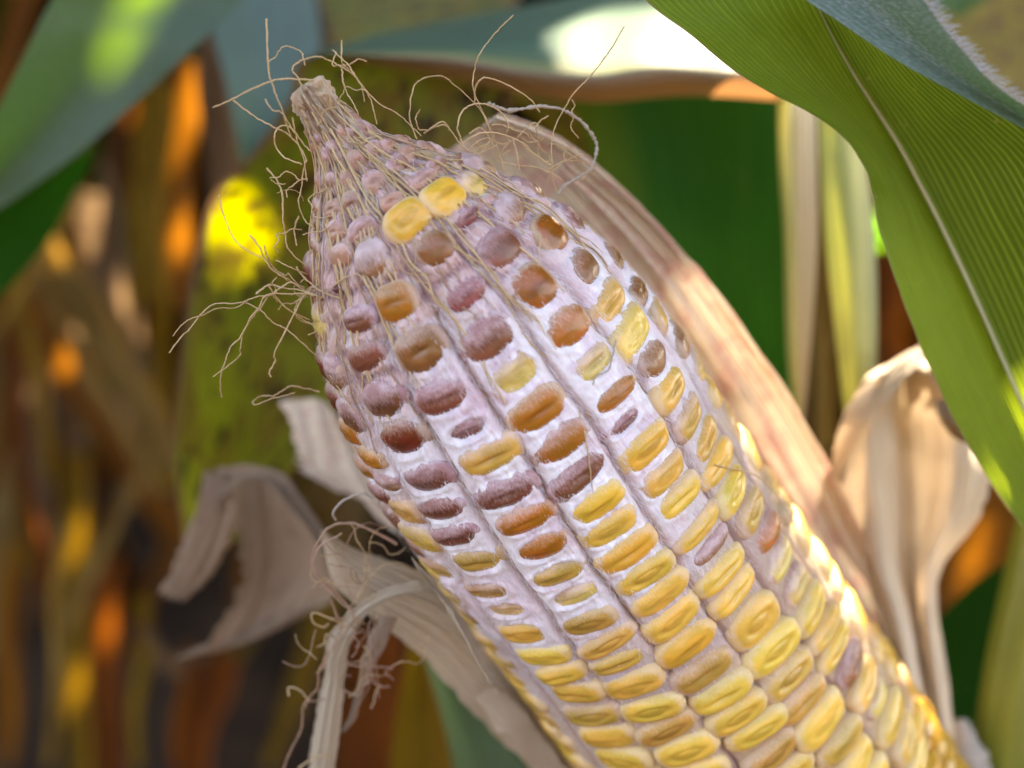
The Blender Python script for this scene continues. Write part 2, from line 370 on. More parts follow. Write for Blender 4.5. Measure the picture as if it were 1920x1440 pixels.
def hit(px, py):                               # photo pixel -> (s, theta, depth) on the ear, or None
    d = np.arange(10.5, 20.5, .01); q = P(px + 0 * d, py + 0 * d, d) - T0
    s = q @ AX; x = q @ E1; y = q @ E2; r = np.hypot(x, y)
    ok = (r < rk(s)) & (s > 0)
    if not ok.any(): return None
    i = ok.argmax(); return s[i], math.atan2(y[i], x[i]), d[i]
def axis_depth(px, py):
    t = (np.array([px, py]) - tip2) @ dir2
    pr = (proj(T0 + AX * SS[:, None]) - tip2) @ dir2
    return float(np.interp(t, pr, T0[2] + AX[2] * SS))

# ------------------------------------------------------------------ kernels read off the photo, row by row (x, y, kind)
ROWS = [
 [(594,696,'R'),(612,762,'R'),(642,825,'O'),(675,883,'O'),(704,937,'R'),(733,987,'R'),(768,1035,'R')],
 [(575,520,'R'),(594,612,'y'),(625,708,'W'),(650,787,'P'),(692,862,'O'),(722,908,'W'),(754,962,'T'),(784,1014,'Y'),(820,1067,'T'),(832,1112,'T'),(862,1153,'T'),(908,1202,'Y'),(940,1240,'y')],
 [(631,551,'t'),(671,606,'P'),(683,675,'P'),(717,758,'P'),(754,829,'R'),(800,902,'P'),(823,958,'P'),(846,1009,'P'),(897,1055,'T'),(908,1110,'T'),(948,1145,'y'),(981,1190,'Y'),(1017,1234,'Y'),(1050,1270,'Y'),(1079,1307,'Y'),(1108,1350,'T'),(1135,1392,'Y')],
 [(694,496,'W'),(742,571,'O'),(790,662,'B'),(832,749,'P'),(879,807,'p'),(926,858,'T'),(948,928,'P'),(988,975,'O'),(1017,1028,'O'),(1043,1081,'T'),(1072,1121,'y'),(1101,1172,'T'),(1138,1210,'T'),(1158,1250,'T'),(1187,1293,'Y'),(1224,1338,'Y'),(1250,1378,'T'),(1292,1415,'Y')],
 [(765,416,'G'),(820,468,'B'),(875,559,'p'),(919,639,'P'),(974,704,'y'),(1010,774,'O'),(1055,835,'O'),(1090,891,'P'),(1123,946,'G'),(1145,993,'Y'),(1178,1037,'G'),(1214,1077,'Y'),(1243,1117,'Y'),(1265,1168,'Y'),(1291,1216,'G'),(1322,1267,'T'),(1358,1311,'Y'),(1389,1347,'Y'),(1431,1373,'Y'),(1455,1422,'T')],
 [(838,368,'G'),(884,406,'p'),(945,467,'P'),(1007,544,'A'),(1069,617,'O'),(1120,679,'y'),(1156,741,'O'),(1174,792,'p'),(1214,839,'G'),(1249,891,'Y'),(1278,933,'Y'),(1315,991,'Y'),(1336,1030,'W'),(1362,1076,'Y'),(1384,1116,'Y'),(1426,1166,'Y'),(1464,1218,'Y'),(1491,1270,'T'),(1513,1320,'T'),(1550,1358,'Y'),(1590,1395,'T')],
 [(896,345,'y'),(966,387,'W'),(1042,434,'A'),(1103,500,'B'),(1147,569,'T'),(1190,624,'Y'),(1232,673,'B'),(1263,729,'Y'),(1297,783,'T'),(1334,820,'T'),(1356,867,'Y'),(1385,918,'Y'),(1421,952,'T'),(1455,993,'O'),(1478,1045,'y'),(1508,1092,'y'),(1535,1142,'Y'),(1560,1177,'Y'),(1576,1215,'Y'),(1608,1245,'B'),(1634,1280,'Y'),(1660,1305,'y'),(1685,1345,'Y')],
 [(909,309,'W'),(1001,350,'W'),(1078,405,'P'),(1155,480,'B'),(1203,544,'B'),(1241,586,'T'),(1280,632,'B'),(1313,680,'T'),(1340,720,'Y'),(1378,779,'T'),(1415,828,'Y'),(1462,893,'T'),(1490,930,'T'),(1514,981,'Y'),(1550,1030,'Y'),(1574,1077,'Y'),(1617,1137,'Y'),(1638,1170,'T'),(1658,1190,'Y'),(1683,1220,'G'),(1708,1290,'G'),(1726,1365,'G')],
]
kern = []                                      # (s, th, kind, row)
rowth = []
for ri, row in enumerate(ROWS):
    pts = []
    for (x, y, k) in row:
        h = None
        for sh in range(0, 40, 4):
            sg = np.sign((np.array([x, y]) - tip2) @ per2); h = hit(x - sg * sh * per2[0], y - sg * sh * per2[1])
            if h is not None: break
        if h is None: continue
        pts.append((h[0], h[1], k))
    pts.sort(); a = np.array([[p[0], p[1]] for p in pts])
    c = np.polyfit(a[:, 0], a[:, 1], 2)
    rowth.append(a)
    for (s, th, k) in pts: kern.append([s, th, k, ri])
SG = np.linspace(0, LEN, 60)
def row_line(a):
    c = np.polyfit(a[:, 0], a[:, 1], 2); lo, hi = a[0, 0], a[-1, 0]
    return np.polyval(c, np.clip(SG, lo, hi))
RL = [row_line(a) for a in rowth]
DBG = [(round(float(np.degrees(r[20])), 1), round(float(np.degrees(r[40])), 1)) for r in RL]
print('ROW ANGLES', DBG)
# rows must not collide: keep spacing near 360/16
STEP = 2 * math.pi / 16
center = 4
fixed = [None] * len(RL)
for i in range(len(RL)):
    ideal = RL[center].mean() + (i - center) * STEP
    fixed[i] = .8 * RL[i] + .2 * (ideal + (RL[center] - RL[center].mean()))
RL = fixed
nrow = 16
for j in range(len(RL), nrow): RL.append(RL[len(ROWS) - 1] * (1 - (j - 7) / 9) + (RL[0] + 2 * math.pi) * ((j - 7) / 9))
# fill the ends of the read rows and the rows out of sight
for ri in range(nrow):
    have = sorted(k[0] for k in kern if k[3] == ri)
    s = (have[-1] + .43) if have else 3.2 + .3 * random.random()
    while s < LEN - .6:
        kern.append([s, float(np.interp(s, SG, RL[ri])), random.choice('YYYYTG'), ri]); s += .43 * random.uniform(.92, 1.08)
    if have and ri in (0, 1):
        pass
    if not have:
        pass
for k in kern:                                 # pull each kernel part of the way to its row line
    k[1] = .8 * k[1] + .2 * float(np.interp(k[0], SG, RL[k[3]])) if k[3] < 8 else k[1]

def mouldness(s, th):                          # 1 = thick white felt, 0 = clean
    lim = 6.9 - 1.7 * sstep(.0, 1.0, th) + .5 * sstep(.0, -1.2, th)
    return 1 - sstep(lim - .9, lim + 1.6, s) * .9 - .1 * sstep(7.5, 9.5, s + 1.5 * th)

def kmesh(kind, seed):
    nr, na = 13, 44
    rho = np.linspace(0, 1, nr) ** .8; a = np.linspace(0, 2 * np.pi, na, endpoint=False)
    R_, A = np.meshgrid(rho, a, indexing='ij')
    n = {'dent': 2.7, 'round': 2.2, 'shrunk': 2.2, 'flat': 2.6}[kind]
    ca, sa = np.cos(A), np.sin(A); e = (np.abs(ca) ** n + np.abs(sa) ** n) ** (-1 / n)
    wob = 1 + .10 * (fbm(ca * 1.3 + 5 * seed, sa * 1.3, 0, seed, 2) - .5) * 2
    x, y = R_ * e * ca * wob, R_ * e * sa * wob
    z = {'dent': (1 - R_ ** 2.7) ** .62, 'round': (1 - R_ ** 2.1) ** .72, 'shrunk': (1 - R_ ** 2.2) ** .72, 'flat': (1 - R_ ** 2.6) ** .7}[kind]
    d = np.exp(-((x / .50) ** 2 + (y / .16) ** 2)); re_ = np.sqrt((x / .95) ** 2 + (y / .62) ** 2)
    r_ = np.random.default_rng(seed)
    if kind == 'dent':
        dd = r_.uniform(.04, .36); z = z - (dd * d if seed % 2 else .8 * dd * np.exp(-((re_ - .48) / .15) ** 2) + .06 * d)
    elif kind == 'flat': z = z - .12 * d
    elif kind == 'shrunk': z = z - .32 * fbm(x * 2.6 + seed, y * 2.6, 0, seed, 3) - .2 * d + .12
    z = z + .10 * (fbm(x * 2 + 9 * seed, y * 2, 0, seed + 3, 3) - .5) * 2 * (1 - R_ ** 4)
    V = np.stack([x, y, z], -1)
    skirt = V[-1].copy(); skirt[:, 2] = -1.2; skirt[:, :2] *= .9
    V = np.concatenate([V.reshape(-1, 3), skirt], 0)
    f = grid_faces(na, nr + 1, True)
    me = bpy.data.meshes.new('kernel_' + kind)
    me.from_pydata(V.tolist(), [], f.tolist()); me.update()
    for p in me.polygons: p.use_smooth = True
    me.materials.append(KERNEL); return me
KM = {k: [kmesh(k, 10 * i + j) for j in range(9)] for i, k in enumerate(('dent', 'round', 'shrunk', 'flat'))}
# kind: base colour, fuzz, mesh kinds, width, height, lift
KK = {'Y': ((.74, .47, .075), .20, ('dent',), .84, .92, .0), 'G': ((.72, .42, .05), .10, ('flat', 'dent'), .84, .94, .02),
      'y': ((.70, .50, .14), .40, ('dent', 'flat'), .72, .80, -.03), 'T': ((.58, .34, .07), .28, ('dent',), .82, .86, -.01),
      'O': ((.42, .15, .016), .34, ('round', 'flat'), .76, .80, .01), 'A': ((.33, .10, .010), .16, ('round',), .70, .90, .02),
      'B': ((.26, .105, .032), .34, ('round', 'shrunk'), .74, .86, .01), 'P': ((.21, .075, .038), .46, ('round', 'flat', 'shrunk'), .80, .84, .0),
      'p': ((.24, .075, .06), .54, ('shrunk', 'round'), .70, .62, -.03), 'R': ((.17, .030, .012), .30, ('flat', 'round'), .86, .84, .0),
      'W': ((.30, .15, .055), .68, ('round', 'shrunk'), .74, .80, .0), 't': ((.13, .03, .02), .05, ('round',), .22, .34, .0)}

EAR_AT = c2w(ear(LEN - .3, 0, 0)[None])[0]
EAR = thing('corn_ear', EAR_AT, 'mould-covered maize ear with yellow kernels, husk pulled back, filling the middle', 'corn cob')
Rw = np.array([[1, 0, 0], [0, sp, cp], [0, cp, -sp]])          # camera-frame vector -> world: columns handled below
def v2w(v): v = np.asarray(v, float); return np.stack([v[..., 0], v[..., 2] * cp + v[..., 1] * sp, v[..., 1] * cp - v[..., 2] * sp], -1)

byrow = {}
for k in kern: byrow.setdefault(k[3], []).append(k)
KER = []                                        # placed kernels: s, th, half width angle, half height s
for ri, lst in byrow.items():
    lst.sort(key=lambda k: k[0]); ss_ = [k[0] for k in lst]
    for i, k in enumerate(lst):
        lo = ss_[i] - ss_[i - 1] if i else ss_[1] - ss_[0]; hi = ss_[i + 1] - ss_[i] if i + 1 < len(ss_) else lo
        k.append(min(max(min(lo, hi), .30), .74)); KER.append(k)
KER.sort(key=lambda k: (abs(k[1]) > 1.75, k[0]))
count = 0; HV, HF = [], []
for (s, th, kd, ri, gap) in KER:
    c, fz, ms, wf, hf, lift = KK[kd]
    r = float(rk(s)); mm = float(mouldness(s, th))
    a = .5 * STEP * r * wf * random.uniform(.94, 1.06); a = min(a, .58)
    b = .5 * gap * hf * random.uniform(.95, 1.06); b = min(b, .36)
    if mm < .4: a *= 1.17; b *= 1.25
    else: a *= 1.10 + .08 * (s < 5.2); b *= 1.20 + .10 * (s < 5.2)
    if kd in 'G' and s < 4: a, b = .29, .24
    H = (.13 if mm > .5 else .155) * random.uniform(.9, 1.1)
    if kd == 't': H = .16
    ez = E1 * math.cos(th) + E2 * math.sin(th); ey = -AX; dr = float((rk(s + .2) - rk(s - .2)) / .4)
    ey = ey - ez * dr; ey /= np.linalg.norm(ey); ex = np.cross(ey, ez); ex /= np.linalg.norm(ex); ez = np.cross(ex, ey)
    tl = math.radians((-9 if mm > .5 else -5) + random.uniform(-4, 4)); ro = math.radians(random.uniform(-6, 6)); sd = math.radians(random.uniform(-6, 6))
    M3 = np.stack([ex, ey, ez], 1)
    rot = np.array(Matrix.Rotation(ro, 3, 'Z') @ Matrix.Rotation(-tl, 3, 'X') @ Matrix.Rotation(sd, 3, 'Y'))
    M3 = M3 @ rot
    pos = c2w(ear(s, th, r - H + (.040 if mm > .5 else .012) + lift)[None])[0] - EAR_AT
    Mw = np.eye(4); Mw[:3, :3] = v2w((M3 * np.array([a, b, H])).T).T * S; Mw[:3, 3] = pos * S
    wth = (th + math.pi) % (2 * math.pi) - math.pi
    if abs(wth) > 1.62 or s > 12.4:              # the rows at the back and the end below the frame: one mesh
        Q = np.array([[math.cos(q_) * x_, math.sin(q_) * x_, z_] for x_, z_ in ((1, -1), (.95, .3), (.6, .85)) for q_ in np.linspace(0, 2 * math.pi, 10, endpoint=False)] + [[0, 0, 1]])
        HF += [[len(HV) * 31 + q_ for q_ in f_] for f_ in grid_faces(10, 3, True).tolist() + [[20 + j_, 20 + (j_ + 1) % 10, 30, 30] for j_ in range(10)]]
        HV.append((Q @ Mw[:3, :3].T + Mw[:3, 3]) / S + EAR_AT); continue
    o = bpy.data.objects.new('kernel', random.choice(KM[random.choice(ms)])); COL.objects.link(o); o.parent = EAR
    o.matrix_local = Matrix(Mw.tolist())
    j = 1 + random.uniform(-.14, .14); fzz = fz + random.uniform(-.1, .1) + (.10 if mm > .5 and kd in 'YGyT' else 0)
    o.color = (c[0] * j, c[1] * j * random.uniform(.9, 1.1), c[2] * j, min(1, max(0, fzz)))
    o['s'] = s; o['th'] = th
    count += 1
hk = bpy.data.meshes.new('kernel_back'); hk.from_pydata(((np.concatenate(HV) - EAR_AT) * S).tolist(), [], [f_ if f_[2] != f_[3] else f_[:3] for f_ in HF]); hk.materials.append(KERNEL)
ho = bpy.data.objects.new('kernel_mass', hk); COL.objects.link(ho); ho.parent = EAR; ho['kind'] = 'stuff'; ho.color = (.62, .36, .05, .2)
# shrivelled kernels that never filled, up to the tip
for ri in range(16):
    for wth0 in [(float(RL[ri][8]) + math.pi) % (2 * math.pi) - math.pi]:
        if abs(wth0) > 1.6: continue
        fst = min(k[0] for k in KER if k[3] == ri) if any(k[3] == ri for k in KER) else 3
        sk = .55 + .2 * random.random()
        while sk < min(fst, 3.4) - .18:
            r = float(rk(sk)); hw = max(.06, .5 * STEP * r * random.uniform(.8, 1.15)); hl = random.uniform(.11, .17)
            th = wth0 + random.uniform(-.06, .06)
            ez = E1 * math.cos(th) + E2 * math.sin(th); dr = float((rk(sk + .2) - rk(sk - .2)) / .4); ey = -AX - ez * dr; ey /= np.linalg.norm(ey)
            ex = np.cross(ey, ez); ex /= np.linalg.norm(ex); ez = np.cross(ex, ey)
            M3 = np.stack([ex, ey, ez], 1) @ np.array(Matrix.Rotation(random.uniform(-.3, .3), 3, 'Z') @ Matrix.Rotation(random.uniform(.05, .45), 3, 'X'))
            hh_ = min(.065, .2 * r)
            Mw = np.eye(4); Mw[:3, :3] = v2w((M3 * np.array([hw, hl, hh_])).T).T * S; Mw[:3, 3] = (c2w(ear(sk, th, r - hh_ + .0)[None])[0] - EAR_AT) * S
            o = bpy.data.objects.new('kernel', random.choice(KM[random.choice(['shrunk', 'shrunk', 'round'])])); COL.objects.link(o); o.parent = EAR; o.matrix_local = Matrix(Mw.tolist())
            j = random.uniform(.75, 1.2); o.color = (.40 * j, .21 * j, .14 * j, random.uniform(.25, .6)); o['label'] = 'shrivelled unfilled kernel near the tip'; count += 1
            sk += hl * 2 * random.uniform(.75, 1.1)
print('KERNELS', count)

# ------------------------------------------------------------------ the mould felt that wraps the whole ear
NS, NT_ = 900, 760
sv = np.concatenate([np.linspace(0.0, 11.5, NS - 60), np.linspace(11.53, LEN, 60)])
tv = np.concatenate([np.linspace(-1.9, 1.9, NT_ - 80, endpoint=False), np.linspace(1.9, 2 * np.pi - 1.9, 80, endpoint=False)])
s_, t_ = np.meshgrid(sv, tv, indexing='ij')
mm = mouldness(s_, t_); tipz = 1 - sstep(2.4, 3.6, s_ - .6 * sstep(0, -1, t_) * 1.0)
seam = np.full(s_.shape, 9.0)
for i in range(nrow):
    a, b = RL[i], RL[(i + 1) % nrow] + (2 * math.pi if i + 1 == nrow else 0)
    c = np.interp(sv, SG, (a + b) / 2)[:, None] + .018 * (fbm(sv * 1.3, 3.3 * i, 0, i, 3) - .5)[:, None] * 3
    d = (t_ - c + np.pi) % (2 * np.pi) - np.pi
    seam = np.minimum(seam, np.abs(d))
seam = seam * rk(s_)                               # cm from the nearest seam
kd2 = np.full(s_.shape, 9.0)                       # normalised distance to the nearest kernel (0 centre, 1 edge)
for (s, th, kd, ri, gap) in KER:
    wf = .5 * STEP * KK[kd][3] * .95
    i0, i1 = np.searchsorted(sv, s - gap), np.searchsorted(sv, s + gap)
    if i1 - i0 < 2: continue
    dth = (t_[i0:i1] - th + np.pi) % (2 * np.pi) - np.pi
    q = ((np.abs(dth) / max(wf, .05)) ** 2.4 + (np.abs(s_[i0:i1] - s) / (.5 * gap * KK[kd][4])) ** 2.4) ** (1 / 2.4)
    kd2[i0:i1] = np.minimum(kd2[i0:i1], q)
st = fbm(s_ * 2.2, t_ * 26, 0, 5, 4) - .5          # streaks along the ear
fi = fbm(s_ * 14, t_ * 36, 0, 9, 4) - .5
lump = fbm(s_ * 1.5, t_ * 4, 0, 12, 3) - .5
r_ = rk(s_)
thick = -.012 * mm - .090 * (1 - mm) - .05 * sstep(8.5, 10.5, s_ + 1.8 * t_)
h = thick + lump * .05 + st * .050 * (.35 + mm) + fi * .012
h -= (.085 * np.exp(-(seam / .045) ** 2) + .03 * np.exp(-(seam / .12) ** 2)) * (1 - tipz * .6)
h += .02 * mm * np.exp(-((kd2 - 1.05) / .2) ** 2)               # swollen collar round each kernel
h -= .05 * np.exp(-(kd2 / .8) ** 4)
# undeveloped tip: rows of little collapsed kernels under fibres
ph = (t_ * 16 / 2 / np.pi - np.interp(sv, SG, RL[4])[:, None] * 16 / 2 / np.pi)
cell = np.cos(2 * np.pi * ph) * .5 + .5
rows_ = np.cos(2 * np.pi * (s_ / .30 + .5 * np.floor(ph + .5) % 2 * .5 + .8 * vnoise(np.floor(ph + .5), 0 * s_, 0, 4))) * .5 + .5
ridge = cell ** .6 * rows_ ** .7
tipamp = np.minimum(.13, r_ * .22)
h = h + tipz * (tipamp * (ridge * .5 - .62) + fi * .06 + st * .05)
knob = 1 - sstep(.12, .5, s_)
h = h + knob * ((fbm(s_ * 9, t_ * 2.2, 0, 31, 3) - .35) * .20)
rr = np.maximum(r_ + h, .02); rr[0] = .03
rr[1:4] *= np.linspace(.80, 1, 3)[:, None]
G = ear(s_ - .10 * knob * (fbm(t_ * 1.6, s_ * 3, 0, 8, 3) - .3) * 1.6, t_, rr)
# pigment
def L3(a, b, f): return np.asarray(a) * (1 - f[..., None]) + np.asarray(b) * f[..., None]
pn = fbm(s_ * 1.1, t_ * 3.0, 0, 21, 4); pn2 = fbm(s_ * 3.5, t_ * 9, 0, 22, 4)
white = L3((.86, .83, .865), (.76, .60, .68), sstep(.46, .66, pn) * .75)
white = L3(white, (.55, .33, .40), sstep(.62, .74, pn2) * .5)
thin = L3((.43, .33, .36), (.50, .38, .27), sstep(.4, .6, pn))
thin = L3(thin, (.50, .34, .15), sstep(6.5, 10.5, s_ + 1.3 * t_) * .8)
colr = L3(thin, white, np.clip(mm, 0, 1) ** 1.4)
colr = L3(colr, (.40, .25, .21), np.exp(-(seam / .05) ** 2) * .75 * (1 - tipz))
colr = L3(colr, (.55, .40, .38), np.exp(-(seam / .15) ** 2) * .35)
leftdry = sstep(-.55, -1.1, t_) * (1 - sstep(6.5, 8, s_))
colr = L3(colr, (.52, .38, .34), leftdry * sstep(.35, .6, pn2) * .8)
tipc = L3((.52, .34, .27), (.60, .40, .37), sstep(.35, .6, pn)); tipc = L3(tipc, (.34, .20, .20), sstep(.35, .05, ridge) * .8)
tipc = L3(tipc, (.66, .58, .58), sstep(.56, .72, pn2) * .8)
tipc = L3(tipc, (.58, .44, .27), (1 - sstep(.35, .9, s_)) * .8)
colr = L3(colr, tipc, tipz)
colr = np.clip(colr * (.88 + .28 * (fi[..., None] + .5)), 0, 1)
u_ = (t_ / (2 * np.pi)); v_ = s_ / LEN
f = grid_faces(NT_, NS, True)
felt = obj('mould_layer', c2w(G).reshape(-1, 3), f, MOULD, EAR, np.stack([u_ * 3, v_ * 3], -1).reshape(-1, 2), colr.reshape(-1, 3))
felt['label'] = 'white and pinkish mould felt between the kernels'
cap = ear(np.zeros(1), np.zeros(1), np.zeros(1))
def felt_r(s, th):
    i = np.clip(np.searchsorted(sv, s), 0, NS - 1); th = (th + 1.9) % (2 * np.pi) - 1.9
    j = np.clip(np.searchsorted(tv, th), 0, NT_ - 1); return rr[i, j]

# short loose mould fibres over kernel rims and felt (nobody could count them)
n = 30000
fs = rng.uniform(1.2, 9.5, n); ft = rng.uniform(-1.6, 1.6, n); keep = rng.random(n) < (mouldness(fs, ft) * .95 + .08) * (.12 + .88 * sstep(2.2, 3.6, fs))
fs, ft = fs[keep], ft[keep]; n = len(fs)
ln = rng.uniform(.05, .20, n); an = rng.normal(0, .35, n) + np.where(rng.random(n) < .15, np.pi / 2, 0)
wd = rng.uniform(.0018, .0042, n); rows3 = []
lift = rng.uniform(.0, .035, n)
for k in range(4):
    q = k / 3 - .5
    s1 = fs + ln * q * np.cos(an); t1 = ft + ln * q * np.sin(an) / rk(fs) + rng.normal(0, .003, n)
    r1 = np.maximum(felt_r(s1, t1), rk(s1) - .075) + .012 + lift * (1 - (2 * q) ** 2) + rng.uniform(-.006, .01, n)
    p = ear(s1, t1, r1); tdir = ear(s1, t1 + .01, r1) - p; tdir /= np.linalg.norm(tdir, axis=1, keepdims=True)
    w_ = (wd * (1 - .8 * abs(2 * q)))[:, None]
    rows3.append(np.stack([p - tdir * w_, p + tdir * w_], 1))
V = np.stack(rows3, 1)                            # n,4,2,3
idx = np.arange(n)[:, None, None] * 8
fq = np.concatenate([np.array([[0, 1, 3, 2], [2, 3, 5, 4], [4, 5, 7, 6]])[None]], 0) + idx
fb = obj('mould_fibre', c2w(V.reshape(-1, 3)), fq.reshape(-1, 4), FIBRE, EAR); fb['kind'] = 'stuff'

# ------------------------------------------------------------------ silk
def silk(pts, r=.016, dj=0.0, mat=SILK, rough=.25, name='silk_strand', front=.03):
    out = []
    dz = np.cumsum(rng.normal(0, .05, len(pts))) ; dz -= dz[-1]
    for i, (x, y) in enumerate(pts):
        d = axis_depth(x, y) - .15 + dj + dz[i]
        hh = hit(x, y)
        if hh is not None: d = min(d, hh[2] - front)
        out.append(P(x, y, d))
    out = np.array(out); Q = crom(out, len(pts) * 5)
    Q = Q + rng.normal(0, .0028, Q.shape)
    v, f, uv = tube(c2w(Q), np.linspace(r, r * .75, len(Q)), 6, len(Q) * 2, rough)
    return obj(name, v, f, mat, EAR, uv)
FREE = [
 [(499,35),(502,104),(506,144),(519,180),(533,220),(548,262)], [(590,150),(562,149),(519,149),(475,166),(435,186),(398,202)],
 [(437,188),(475,217),(515,239),(537,250),(562,275),(575,300)], [(585,285),(570,271),(548,242),(530,235),(515,250),(519,279),(537,297),(566,308)],
 [(497,186),(511,206),(530,213),(552,250)], [(565,160),(559,147),(548,129),(562,115),(595,106),(621,115),(646,129),(665,142)],
 [(665,142),(683,166),(712,195),(745,213),(770,235),(790,255)], [(641,76),(641,115),(657,133),(675,155),(694,184),(701,209),(706,232)],
 [(624,95),(650,118),(668,144),(678,165),(684,190)], [(641,129),(643,151),(650,173),(661,191),(672,215)],
 [(782,262),(774,242),(768,213),(774,169),(789,149),(825,142),(847,155),(883,186),(905,213),(920,250),(927,279),(948,318)],
 [(962,28),(931,60),(916,78),(898,104),(889,133),(887,166),(898,195),(916,231),(933,280),(950,330)],
 [(891,190),(891,166),(905,147),(934,151),(975,173),(996,188),(1012,210)], [(870,275),(863,257),(858,235),(869,206),(891,195),(916,197),(942,213),(953,235),(949,250)],
 [(1170,50),(1150,85),(1125,120),(1100,150),(1078,172),(1060,201),(1038,248),(1034,307),(1038,347),(1060,383),(1075,425),(1110,490)],
 [(969,259),(1001,230),(1012,245)], [(870,268),(888,255),(914,248),(954,256),(983,270),(1001,288),(1034,310)],
 [(878,285),(888,270),(914,259),(940,270),(969,263),(987,278),(1010,296)], [(1030,318),(1042,310),(1092,288)], [(795,250),(808,241),(830,228),(845,245),(862,268)],
 [(961,259),(969,288),(974,320)], [(925,300),(936,303),(969,310),(1005,314),(1042,329),(1060,345)], [(880,250),(900,240),(918,262),(905,278),(890,265)],
 [(590,556),(579,551),(548,530),(527,539),(508,553),(484,556),(463,563),(442,569),(402,570),(380,586),(371,596),(357,615),(338,634),(317,662)],
 [(465,563),(442,577),(406,579),(380,591),(357,598),(338,612),(324,631)],
 [(600,556),(576,551),(543,551),(512,551),(494,558),(487,575),(470,596),(453,629),(432,652),(423,676),(416,695),(413,719),(416,745)],
 [(501,558),(489,577),(475,593),(456,622),(451,652),(449,667),(427,686),(399,706)],
 [(461,567),(489,582),(512,605),(536,617),(569,645),(595,671),(614,697),(638,733),(665,775)], [(585,540),(569,556),(555,582),(536,619),(515,662),(516,676),(505,697),(508,707)],
 [(479,551),(505,534),(527,539),(560,544),(590,552)], [(505,537),(517,556),(536,577),(562,591),(580,600)],
 [(410,365),(418,400),(435,440),(451,461),(470,473),(496,487),(508,504),(527,518),(548,530),(572,539)], [(468,440),(487,464),(496,485),(512,506),(531,518),(560,535)],
 [(495,460),(501,480),(512,501),(534,516),(541,513),(550,525),(575,545)], [(517,488),(550,504),(580,515)],
 [(500,315),(520,340),(530,370),(530,410),(535,440),(538,461),(550,478),(575,500)],
 [(600,735),(588,732),(548,724),(529,733),(512,742),(491,742),(475,752),(479,759),(512,747),(553,737)],
 [(575,300),(568,325),(566,350),(560,380),(570,410),(590,430)], [(548,220),(556,260),(570,300),(575,340)], [(600,560),(640,525),(672,515),(690,540)],
 [(555,500),(570,520),(600,545),(640,560)], [(560,405),(552,430),(556,460)], [(1340,872),(1410,888),(1440,910),(1468,945),(1490,985)],
 [(1155,637),(1148,670),(1140,695),(1118,705),(1112,722)], [(1085,770),(1098,820),(1105,870),(1112,925)], [(1012,400),(1012,460),(1010,520),(1018,560)],
]
for i, p in enumerate(FREE):
    silk(p, r=.0075 + .005 * random.random(), mat=SILK if i not in (43,) else SILKG)
silk([(914,192),(954,207),(1012,199),(1060,208),(1096,234),(1118,270),(1111,310),(1085,332),(1060,347),(1045,365)], .023, 0, SILKG, .6)
LOWER = [([(745,1020),(696,994),(659,981),(621,986),(599,1012),(584,1054),(599,1084),(629,1110),(655,1140),(670,1170)], .035, PINKSILK), ([(700,935),(681,926),(647,937),(625,960),(629,975)], .035, SILKG),
 ([(621,1125),(632,1155),(640,1177),(621,1219),(599,1256),(595,1290),(569,1324),(565,1365),(542,1414),(525,1460)], .025, PINKSILK),
 ([(650,1180),(640,1170),(617,1159),(587,1149),(587,1166),(606,1176),(617,1168)], .022, SILK), ([(700,1150),(704,1192),(704,1237),(711,1309)], .018, PINKSILK),
 ([(650,1245),(670,1249),(734,1252),(722,1260),(739,1275)], .018, PINKSILK), ([(542,1305),(540,1290),(555,1290),(569,1301),(580,1316)], .016, SILK),
 ([(735,985),(700,1000),(690,1050),(680,1110)], .012, SILK), ([(700,1240),(690,1290),(668,1330)], .012, PINKSILK), ([(592,1180),(575,1240),(555,1250),(530,1240)], .012, PINKSILK),
 ([(720,990),(690,980),(660,1000),(640,1040),(610,1020)], .014, PINKSILK), ([(640,1000),(596,1030),(592,1075),(640,1130),(668,1150)], .022, PINKSILK),
 ([(600,1100),(640,1080),(660,1120),(700,1130)], .012, PINKSILK), ([(560,1440),(590,1420),(620,1415)], .025, SILK), ([(650,1150),(700,1075),(745,1055),(800,1090)], .014, SILK)]
for p, r, m_ in LOWER: silk(p, r * .55, -.2, m_, .3)
for i in range(26):                             # frayed fibres of the torn husk
    x, y = rng.uniform(590, 740), rng.uniform(1000, 1330); a_ = rng.uniform(0, 6.28); p = []
    for k in range(rng.integers(4, 9)):
        p.append((x, y)); a_ += rng.normal(0, .7); x += 16 * math.cos(a_); y += 16 * math.sin(a_)
    silk(p, .006 + .005 * random.random(), -.15, (SILK, PINKSILK)[i % 2], .3, name='husk_fibre')
for i in range(34):                             # fine stray strands of the two tangles and round the tip
    cx, cy, sx_, sy_ = [(930, 262, 60, 30), (560, 545, 45, 22), (610, 205, 45, 50), (1040, 320, 45, 50), (560, 420, 16, 60)][i % 5]
    x, y = cx + rng.normal(0, sx_), cy + rng.normal(0, sy_); a_ = rng.uniform(0, 6.28); p = []
    for k in range(rng.integers(4, 9)):
        p.append((x, y)); a_ += rng.normal(0, .8); x += 17 * math.cos(a_); y += 13 * math.sin(a_)
    silk(p, r=.006 + .004 * random.random())
